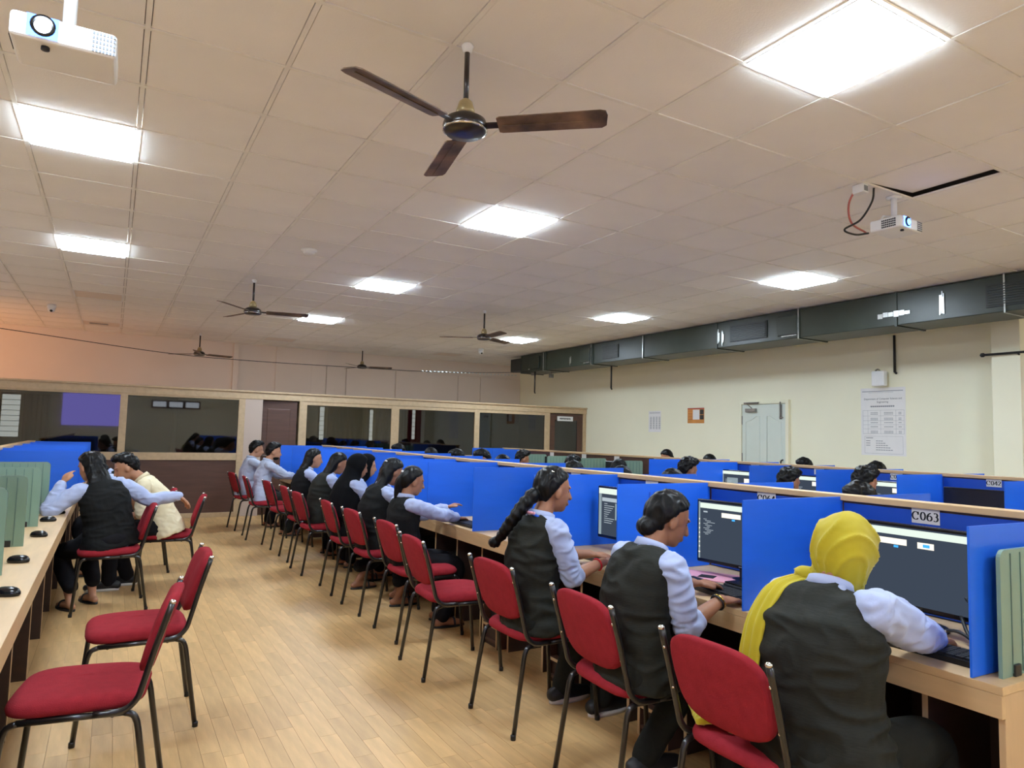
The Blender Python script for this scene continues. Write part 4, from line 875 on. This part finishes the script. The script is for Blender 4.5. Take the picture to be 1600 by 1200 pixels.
# ---- the girl in the mustard scarf
def scarf(t, c):
    H, HM, RH, nb, sd, D2, S = c['H'], c['HM'], c['RH'], c['nb'], c['sd'], c['D2'], c['S']
    mb = MB(); lim = [(-1.01, .2), (-.75, .4), (-.5, .52), (.0, .62), (.45, .66), (.65, .9), (.8, 1.5), (1.01, 2)]
    cap(mb, HM, (.122, .104, .128), (-.012, 0, .010), lim=lim, inner=.58, wob=.02)
    limb(mb, [H(-.025, 0, -.03), H(-.012, 0, -.085), H(.0, 0, -.125)], [.094, .080, .068])
    x_ = sd.cross(D2)
    limb(mb, [nb+D2*.05+x_*.06-sd*.03, nb+D2*.03+x_*.085, nb+D2*.025+x_*.06+sd*.05, nb+D2*.03+sd*.10], [.035, .04, .04, .035], 12)
    # pleats: thin ridges sweeping from the crown to the nape
    o = fuse('hijab', mb, .0065, 'mustard', t, 4)
    for v in o.data.vertices:
        q = HM.inverted() @ v.co
        if q.x < .1:
            ang = math.atan2(q.y+.03+.25*q.x, q.z+.15); k = math.sin(ang*9+1.2*math.sin(q.z*22+q.y*8)+.6*math.sin(q.x*30)); v.co += (v.co-H(0, 0, 0)).normalized()*(.0095*(1-abs(k))**2-.002)
    # tail over the left shoulder and down the back
    pth = [nb+D2*.03+sd*.06+x_*.03, nb+D2*.018+sd*.085+x_*.0, nb+D2*.0+sd*.115-x_*.03, nb-D2*.05+sd*.135-x_*.085, nb-D2*.15+sd*.15-x_*.118, nb-D2*.24+sd*.155-x_*.12, nb-D2*.32+sd*.155-x_*.11, nb-D2*.385+sd*.155-x_*.10]
    pp, rr = catmull(pth, [.03, .034, .038, .04, .04, .04, .041, .042], 6); rings = []
    for i, p in enumerate(pp):
        tdir = (pp[min(i+1, len(pp)-1)]-pp[max(i-1, 0)]).normalized(); wdir = (sd-tdir*sd.dot(tdir)).normalized(); nd = tdir.cross(wdir); n = 40; ring = []
        for k in range(n):
            q = 2*math.pi*k/n; u = math.cos(q); ring.append(p+wdir*(rr[i]*u)+nd*(.013*math.sin(q)+.006*math.sin(u*9+i*.06)*abs(math.sin(q))))
        rings.append(ring)
    mb = MB(); mb.loft(rings); obj('scarf_tail', mb, 'mustard', t)
person('person', 'person in a mustard headscarf and charcoal waistcoat seated at the C063 monitor', 'person', (1.95, 1.425, 0), .0, dict(scale=.97, hipz=.54, voxel=.0075, skinvoxel=.007, lean=6, hunch=18, side=5, fat=1.17, vest='vest', pants='trouser_g', hair='none', handR=(.56, -.05, .785), poleR=(-.1, -1, -.9), handL=(.50, .16, .80), poleL=(-.3, 1, -.5), look=(-8, 14, 0), head=(.05, -.01, .125), footL=(.30, .12, 0), footR=(.38, -.14, 0), wr=.0062, extra=scarf, seed=2, legfat=1.15, headscale=.97))
mb = MB()
for k in range(7): limb(mb, [(-.08+.02*k, -.05+.012*k, .012), (-.05+.018*k, .0, .03+.008*(k % 3)), (-.06+.022*k, .06+.006*k, .014)], [.014, .019, .012], 10, 4)
o = fuse('scarf_end', mb, .006, 'mustard', None, 2, .004, (25, 25, 25)); o.location = (1.86, 1.75, .488); o.rotation_euler = (0, 0, .7); tag(o, 'crumpled mustard scarf end lying on the red seat', 'scarf')
# ---- the girl with the low bun
def bangle(t, c): band(t, 'bangle', c['arms'][-1][1], c['arms'][-1][2], .93, .029, 'gold'); band(t, 'black_band', c['arms'][-1][1], c['arms'][-1][2], .88, .031, 'black')
person('person', 'person with a low black bun, charcoal waistcoat and rolled sleeves reaching right', 'person', (1.91, 2.26, 0), -.06, dict(scale=.965, hipz=.55, voxel=.0075, skinvoxel=.0068, lean=3, hunch=17, fat=.99, vest='vest', pants='trouser_g', hair='bun', handR=(.35, -.135, .785), poleR=(-1, -.15, -1), handL=(.42, .12, .80), sleeve=.22, look=(-14, 20, 0), head=(.055, 0, .125), footL=(.16, .12, 0), footR=(.42, -.1, 0), shoes='shoe', wr=.0062, extra=bangle, seed=5, hdirR=(.9, .08, -.05)))
# ---- the girl with the plait
def thread(t, c):
    band(t, 'wrist_thread', c['arms'][-1][1], c['arms'][-1][2], .82, .030, 'thread', .005)
    nb, sd, D2 = c['nb'], c['sd'], c['D2']; x_ = sd.cross(D2)
    mb = MB(); mb.tube(smooth_path([nb+x_*(-.082*math.cos(q))+sd*(.085*math.sin(q))+D2*(.010-.02*abs(q)) for q in (-1.4, -.9, -.45, 0, .45, .9, 1.4)], 4), .007, 6); obj('lanyard', mb, 'blue_dk', t)
    mb = MB()
    for k in range(5): q = -.55+k*.14; mb.blob(nb+x_*(-.088*math.cos(q))+sd*(.09*math.sin(q))+D2*.006, (.008, .009, .008), None, 8, 5)
    obj('lanyard_print', mb, 'pink', t)
person('person', 'person with a long black plait, hair pins and charcoal waistcoat, sitting upright', 'person', (1.93, 3.10, 0), .02, dict(voxel=.0078, skinvoxel=.0068, lean=2, hunch=9, fat=.98, vest='vest', pants='trouser_g', hair='plait', tailworld=True, tail=[(-.0, .0, 1.14), (-.06, .005, 1.08), (-.105, .02, 1.02), (-.13, .05, .965), (-.14, .085, .92), (-.15, .115, .895)], handR=(.37, -.13, .79), poleR=(-1, -.15, -1), handL=(.42, .05, .80), poleL=(-.3, .7, -1), sleeve=.12, look=(-8, 6, 0), head=(.055, 0, .135), footL=(.3, .12, 0), footR=(.38, -.12, 0), shoes='shoe', wr=.0062, extra=thread, seed=8, pin=True, scale=1.0))
# ---- the typing girl
def watch(t, c): band(t, 'bracelet', c['arms'][-1][1], c['arms'][-1][2], .9, .027, 'gold', .003); 
person('person', 'person in profile with tied black hair typing on the keyboard, black waistcoat', 'person', (1.95, 4.93, 0), .0, dict(voxel=.009, skinvoxel=.0072, scale=.91, hipz=.54, lean=-7, hunch=12, vest='vest_b', hair='pony', skin='skin', tail=[(-.08, 0, .02), (-.108, .005, -.03), (-.10, .01, -.10), (-.09, .02, -.17), (-.09, .03, -.23)], handR=(.42, -.02, .80), poleR=(-.2, -.5, -1), handL=(.40, .16, .86), poleL=(-.2, .4, -1), hdirL=(.75, -.2, .3), look=(-4, 12, 0), head=(.05, 0, .125), footL=(.34, .12, 0), footR=(.28, -.1, 0), seed=11, clip=True))
person('person', 'person with long loose wavy hair and a white clip seated behind the typing girl', 'person', (1.95, 5.68, 0), .05, dict(voxel=.010, skinvoxel=.009, lean=1, hunch=20, scale=.95, vest='vest_b', hair='long', clip=True, skin='skin', handR=(.42, .0, .80), handL=(.4, .2, .80), look=(5, 24, 0), footL=(.3, .12, 0), footR=(.2, -.12, 0), hem=.12, seed=14))
person('person', 'person in a long black hijab, in front of the other black hijab', 'person', (1.94, 6.45, 0), .1, dict(voxel=.010, skinvoxel=.01, scale=.94, lean=-1, hunch=14, vest='vest_b', hair='hijab', drape=.40, handR=(.36, -.02, .80), handL=(.4, .2, .80), look=(-5, 12, 0), footL=(.3, .12, 0), footR=(.1, -.14, 0), hem=.12, seed=17))
person('person', 'person in a short black hijab and pale shirt leaning over the desk', 'person', (2.07, 6.93, 0), -.1, dict(voxel=.011, skinvoxel=.01, scale=.95, lean=10, hunch=14, skin='skin2', hair='hijab', drape=.12, handR=(.34, -.05, .80), handL=(.36, .15, .80), look=(-10, 8, 0), seed=19))
person('person', 'person with long black hair bowing over behind the long black hijab', 'person', (1.92, 7.42, 0), 0, dict(voxel=.011, skinvoxel=.011, lean=9, hunch=16, scale=.95, vest='vest', hair='long', hairlen=.8, handR=(.40, .0, .80), handL=(.4, .2, .80), look=(0, 22, 0), seed=21))
person('person', 'person with black hair and waistcoat looking right, just before the two boys', 'person', (1.93, 8.2, 0), 0, dict(voxel=.011, skinvoxel=.010, lean=3, hunch=12, scale=.95, skin='skin2', vest='vest_b', hair='long', hairlen=.75, handR=(.40, -.05, .80), handL=(.4, .15, .80), look=(-5, 8, 0), seed=23))
person('person', 'person with short black hair and beard in a pale checked shirt, arms on the desk', 'person', (1.80, 9.9, 0), 0, dict(scale=.98, voxel=.011, skinvoxel=.010, male=True, lean=4, hunch=10, skin='skin2', shirt='shirt_w', hair='short', beard=True, handR=(.48, -.05, .80), handL=(.46, .15, .80), sleeve=.55, look=(-4, 6, 0), seed=26, pants='trouser_g'))
person('person', 'person with short black hair in a white shirt, last by the cabin wall', 'person', (1.75, 10.85, 0), 0, dict(voxel=.012, skinvoxel=.011, male=True, lean=4, hunch=8, scale=.98, skin='skin2', shirt='shirt_w', hair='short', handR=(.48, -.05, .80), handL=(.46, .15, .80), sleeve=.3, look=(-4, 8, 0), seed=28))
# ---- left group
person('person', 'person in a black waistcoat with long hair, arm stretched over the left chair back', 'person', (.04, 6.42, 0), math.radians(118), dict(scale=.97, voxel=.0085, skinvoxel=.0075, lean=10, hunch=12, side=7, fat=1.10, vest='vest_b', pants='trouser', hair='long', hairlen=.66, skin='skin2', handL=(.20, .30, .98), poleL=(.1, .8, -1), hdirL=(.2, -.5, .8), palmL=(.2, -1, 0), handR=(-.10, -.50, .86), poleR=(-.3, -.2, -1), hdirR=(-.1, -.6, -.55), palmR=(0, .5, -1), curl=.3, look=(14, 16, 0), head=(.05, .02, .125), footL=(.16, .2, 0), footR=(.26, -.02, 0), hem=.1, seed=31))
person('person', 'person with short black hair in a cream shirt bending towards the left desk', 'person', (.48, 7.15, 0), math.pi-.12, dict(voxel=.009, skinvoxel=.008, male=True, lean=20, hunch=18, shirt='cream', skin='skin2', hair='short', handR=(.35, -.05, .80), handL=(.34, .12, .62), sleeve=.0, look=(10, 22, 0), head=(.06, 0, .12), footL=(.42, .1, 0), footR=(.3, -.1, 0), shoes='shoe', seed=33))
person('person', 'person with black topknot hair half hidden between the left pair', 'person', (.22, 7.95, 0), math.pi, dict(voxel=.011, skinvoxel=.01, lean=26, hunch=12, vest='vest_b', hair='bun', handR=(.35, -.05, .80), handL=(.34, .12, .8), look=(5, 14, 0), seed=36))
chair(.3, 7.95, PI, 'red chair farthest on the left, hidden behind the boy in cream')
# ---- people at the other desks: two prototypes, copied
pm_ = person('person', 'm', 'person', (4.05, 2.58, 0), PI, dict(voxel=.013, skinvoxel=.012, male=True, lean=8, hunch=14, shirt='shirt_w', hair='short', handR=(.36, -.08, .80), handL=(.36, .12, .80), look=(0, 22, 0), seed=41, far=True, group='students at the two right desks'))
pf_ = person('person', 'f', 'person', (4.05, 4.2, 0), PI, dict(voxel=.013, skinvoxel=.012, lean=8, hunch=14, vest='vest_b', hair='long', hairlen=.6, handR=(.36, -.08, .80), handL=(.36, .12, .80), look=(0, 22, 0), seed=43, far=True, group='students at the two right desks'))
pc_ = person('person', 'c', 'person', (5.2, 3.4, 0), 0, dict(voxel=.013, skinvoxel=.012, male=True, lean=8, hunch=12, shirt='shirt', hair='curly', handR=(.36, -.08, .80), handL=(.36, .12, .80), look=(-10, 14, 0), seed=45, far=True, group='students at the two right desks'))
seen = set(); cnt = {}
def student(src, headx, heady, rz, topz, label):
    off = .14*(1 if abs(rz) < 1 else -1); loc = (headx-off, heady, topz-1.235)
    loc = (loc[0], loc[1], max(-.06, min(.05, loc[2])))
    if src.name not in seen: seen.add(src.name); src.location = loc; src.rotation_euler = (0, 0, rz); src['label'] = label
    else: copy_tree(src, loc, rz, label)
    row = 'facing the middle rail from beyond' if headx < 4.5 else ('at the aisle side of the side wall desk' if headx < 6 else 'between the side wall and its desk')
    cnt[row] = cnt.get(row, 0)+1
    chair(loc[0]-.02*(1 if abs(rz) < 1 else -1), heady, rz if abs(rz) < 1 else PI, 'red chair %s, number %s' % (row, ['one', 'two', 'three', 'four', 'five', 'six', 'seven', 'eight', 'nine', 'ten'][cnt[row]-1]))
student(pm_, 4.0, 2.58, PI, 1.19, 'person whose black hair top shows nearest behind the middle rail, left of C042')
student(pf_, 4.0, 4.2, PI, 1.19, 'person whose dark head shows above the middle rail left of the white page monitor')
student(pf_, 4.0, 4.84, PI, 1.18, 'person whose dark head shows above the middle rail below the white wall paper')
student(pm_, 4.0, 5.56, PI, 1.18, 'person whose dark head shows above the middle rail in front of the green dividers')
student(pf_, 4.0, 7.0, PI, 1.2, 'person whose dark head shows right of the last cabin glass post, above the plaited girl')
student(pm_, 4.0, 7.5, PI, 1.24, 'person whose dark hair shows before the last cabin glass, left of the pale wall')
student(pm_, 4.0, 8.22, PI, 1.22, 'person whose hair shows just left of the third cabin glass post')
student(pf_, 4.0, 9.09, PI, 1.22, 'person whose hair shows below the middle cabin glass')
student(pm_, 4.0, 10.35, PI, 1.24, 'person whose hair shows at the second cabin glass post, farthest behind the middle rail')
student(pc_, 5.2, 3.4, 0, 1.235, 'person with bushy black hair left of the C043 tag')
student(pc_, 5.2, 4.12, 0, 1.19, 'person with short black hair in a white shirt below the white wall door')
student(pc_, 5.2, 5.37, 0, 1.23, 'person with black hair left of the white page monitor at the side wall desk')
student(pm_, 5.2, 7.5, 0, 1.18, 'person in a white shirt with short hair before the green dividers')
student(pc_, 5.2, 8.75, 0, 1.2, 'person with curly hair before the far blue sheet of the side wall desk')
student(pf_, 5.2, 6.53, 0, 1.16, 'person whose black hair shows before the nearest green divider of the side wall desk')
student(pf_, 7.45, 8.01, PI, 1.27, 'person whose forehead shows over the side wall desk below the orange poster')
student(pf_, 7.45, 7.13, PI, 1.23, 'person whose hair just shows over the side wall desk left of the white door')
student(pm_, 7.45, 5.57, PI, 1.235, 'person whose hair shows over the side wall desk right of the white door')
student(pm_, 7.45, 4.64, PI, 1.23, 'person whose hair shows below the large printed notice')
# ================================================================ PROJECTORS, WALL PAPERS, SMALL DETAILS
def projector(loc, rz, tilt, label, rod, lit):
    t = thing('projector', label, 'projector', loc, rz)   # lens faces local -y
    Tm = Matrix.Rotation(math.radians(tilt), 4, 'X')
    W_, D_, H_ = .142, .108, .04
    b = MB().box((-W_, -D_, -H_), (W_, D_, H_), mx=Tm); o = obj('housing', b, 'white', t, .014, seg=3)
    mb = MB().lathe([(.032, 0), (.034, .012), (.026, .014)], n=20); mb.xf(Tm @ Matrix.Translation((-.055, -D_+.003, .004)) @ Matrix.Rotation(math.pi/2, 4, 'X')); obj('lens_ring', mb, 'bezel', t)
    mb = MB().box((-.098, -D_-.002, -.03), (-.015, -D_+.004, .036), mx=Tm); obj('lens_window', mb, 'lens_bl', t)
    mb = MB().blob((0, 0, 0), (.022, .006, .022)); mb.xf(Tm @ Matrix.Translation((-.055, -D_-.012, .0))); obj('lens', mb, 'lens_core' if lit else 'lens_bl', t)
    for k in range(6):
        for j in range(4): pass
    mb = MB()
    for k in range(7):
        for j in range(5): mb.box((.075+k*.0095, -D_-.0022, -.034+j*.014), (.081+k*.0095, -D_+.001, -.025+j*.014), mx=Tm)
    obj('front_vent', mb, 'inkgrey', t); mb = MB()
    for k in range(8):
        for j in range(4): mb.box((-W_-.0022, -.075+k*.0125, -.03+j*.015), (-W_+.001, -.066+k*.0125, -.02+j*.015), mx=Tm)
    obj('side_vent', mb, 'ink', t)
    obj('foot', MB().lathe([(.012, -.01), (.012, .0)], (0, 0, 0), 12).xf(Tm @ Matrix.Translation((-.05, -.07, -H_-.001))), 'black', t)
    mb = MB()
    for a in (-.12, .12): mb.tube([Tm @ V((0, .0, H_+.03)), Tm @ V((a, .02, H_+.022)), Tm @ V((a*1.05, .03, H_))], .008, 8)
    mb.box((-.04, -.03, H_+.02), (.04, .05, H_+.032), mx=Tm); obj('bracket', mb, 'white', t)
    obj('rod', MB().tube([(0, .01, H_+.03), (0, .01, H_+rod)], .02, 14), 'white', t); obj('ceiling_plate', MB().lathe([(.05, H_+rod-.012), (.05, H_+rod)], (0, .01, 0), 20), 'white', t)
    return t
projector((-.20, 2.60, 2.66), math.radians(-1), 0, 'white projector with a glowing blue lens at the top left corner', CZ-2.66-.04, True)
p1 = projector((4.68, 2.78, 2.975), math.radians(3), 0, 'small white projector hanging at the right beside the displaced ceiling tile', CZ-2.975-.04, False)
for pts, m, lab in (([(4.26, 2.80, CZ-.02), (4.27, 2.86, 3.08), (4.36, 2.9, 2.98), (4.52, 2.90, 2.94)], 'cable_r', 'pink cable looping from the ceiling to the right projector'), ([(4.40, 2.76, CZ), (4.44, 2.80, 3.12), (4.40, 2.86, 3.0), (4.28, 2.9, 2.92), (4.40, 2.90, 2.905), (4.55, 2.90, 2.94)], 'cable', 'black cable looping from the ceiling to the right projector')):
    tag(obj('cable', MB().tube(smooth_path(pts, 8), .007, 8), m), lab, 'cable')
t = thing('socket_box', 'small white socket box on the ceiling beside the right projector', 'socket', (4.28, 2.78, CZ)); obj('box', bx((-.03, -.04, -.06), (.03, .04, -.001)), 'white', t, .004); obj('socket_face', bx((-.02, -.042, -.05), (.02, -.04, -.015)), 'inkgrey', t)
# papers on the right wall (x = XR, text runs towards -y)
def wall_mb(mb, y, z): mb.v = [V((-.0032, -p.x, p.y)) for p in mb.v]; return mb
t = thing('notice', 'large white printed notice of the computer science department on the side wall', 'notice', (XR, 5.52, 1.76))
obj('sheet', bx((-.003, -.31, -.455), (-.0005, .31, .455)), 'paper', t)
for s, z, sz in (('Department of Computer Science and', .305, .034), ('Engineering', .262, .034)): obj('lettering', MB_T(s, sz, 0, z) if False else (lambda m: (setattr(m, 'v', [V((-.0034, -p.x, p.y+z)) for p in m.v]), m)[1])(text_mb(s, sz)), 'ink', t)
mb = MB(); q = lambda y0, z0, y1, z1: mb.box((-.0036, -y1, min(z0, z1)), (-.0031, -y0, max(z0, z1)))
q(-.29, .405, .28, .413); q(-.2, .39, .15, .393)
for k in range(12): q(-.17+k*.028, .195, -.148+k*.028, .213)
for z in (.15, .075, .01, -.045, -.1, -.165): q(-.28, z, .29, z+.002)
for y in (-.28, -.21, -.03, .18, .29): q(y-.001, -.165, y+.001, .15)
for z, rows in ((.115, 2), (.04, 2), (-.02, 1), (-.075, 1), (-.135, 2)):
    for r_ in range(rows):
        for a, n in ((-.17, 5), (.02, 6), (.215, 2)):
            for k in range(n): q(a+k*.021, z-r_*.02, a+.016+k*.021, z-r_*.02+.008)
q(-.26, -.20, .27, -.198); q(-.26, -.43, .27, -.428); q(-.26, -.43, -.258, -.198); q(.268, -.43, .27, -.198)
for r_ in range(5):
    if r_ < 3: q(-.24, -.265-r_*.03, -.18, -.257-r_*.03)
    for k in range(3+r_): q(-.1+k*.034, -.265-r_*.03, -.072+k*.034, -.257-r_*.03)
q(-.24, -.225, -.14, -.217)
obj('table_print', mb, 'inkgrey', t)
t = thing('wall_paper_notice', 'small pale paper notice on the side wall left of the orange poster', 'notice', (XR, 10.02, 1.78)); obj('sheet', bx((-.003, -.17, -.20), (-.0005, .17, .20)), 'paper', t); mb = MB()
mb.box((-.0036, -.15, .16), (-.0031, .15, .168))
for r_ in range(14):
    for a in (.13, .05, -.03, -.11): mb.box((-.0036, a-.05, .08-r_*.017), (-.0031, a, .087-r_*.017))
obj('table_print', mb, 'inkgrey', t)
t = thing('poster', 'small orange and white poster with dark pictures on the side wall', 'poster', (XR, 8.95, 1.88)); obj('sheet', bx((-.004, -.2, -.135), (-.0005, .2, .135)), 'poster', t)
obj('header_band', bx((-.0046, -.2, .115), (-.004, .2, .135)), 'poster_r', t); obj('text_column', bx((-.0046, -.09, -.07), (-.004, .07, .105)), 'paper', t)
for z0, z1 in ((.02, .105), (-.07, .01)): obj('picture', bx((-.0046, -.19, z0), (-.004, -.1, z1)), 'photo_dk', t)
mb = MB()
for k in range(4): mb.box((-.0046, .08, .08-k*.05), (-.004, .19, .085-k*.05))
obj('list_lines', mb, 'poster_r', t)
t = thing('emergency_light', 'white emergency light on a bracket above the large printed notice', 'wall light', (XR, 5.5, 2.34)); obj('lamp_box', bx((-.14, -.09, -.11), (-.06, .09, .09)), 'white', t, .012); obj('bracket', MB().tube(smooth_path([(-.001, .05, .1), (-.05, .05, .12), (-.1, .05, .1)], 5), .012, 8), 'steel', t)
t = thing('pipe_clamp', 'small metal bracket on the wall beside the far end of the duct', 'bracket', (7.95, 12.15, 2.72)); obj('plate', bx((-.05, -.02, -.04), (.05, .02, .04)), 'steel', t, .004); obj('arm', MB().tube([(0, 0, .04), (0, 0, .09)], .01, 8), 'steel', t)
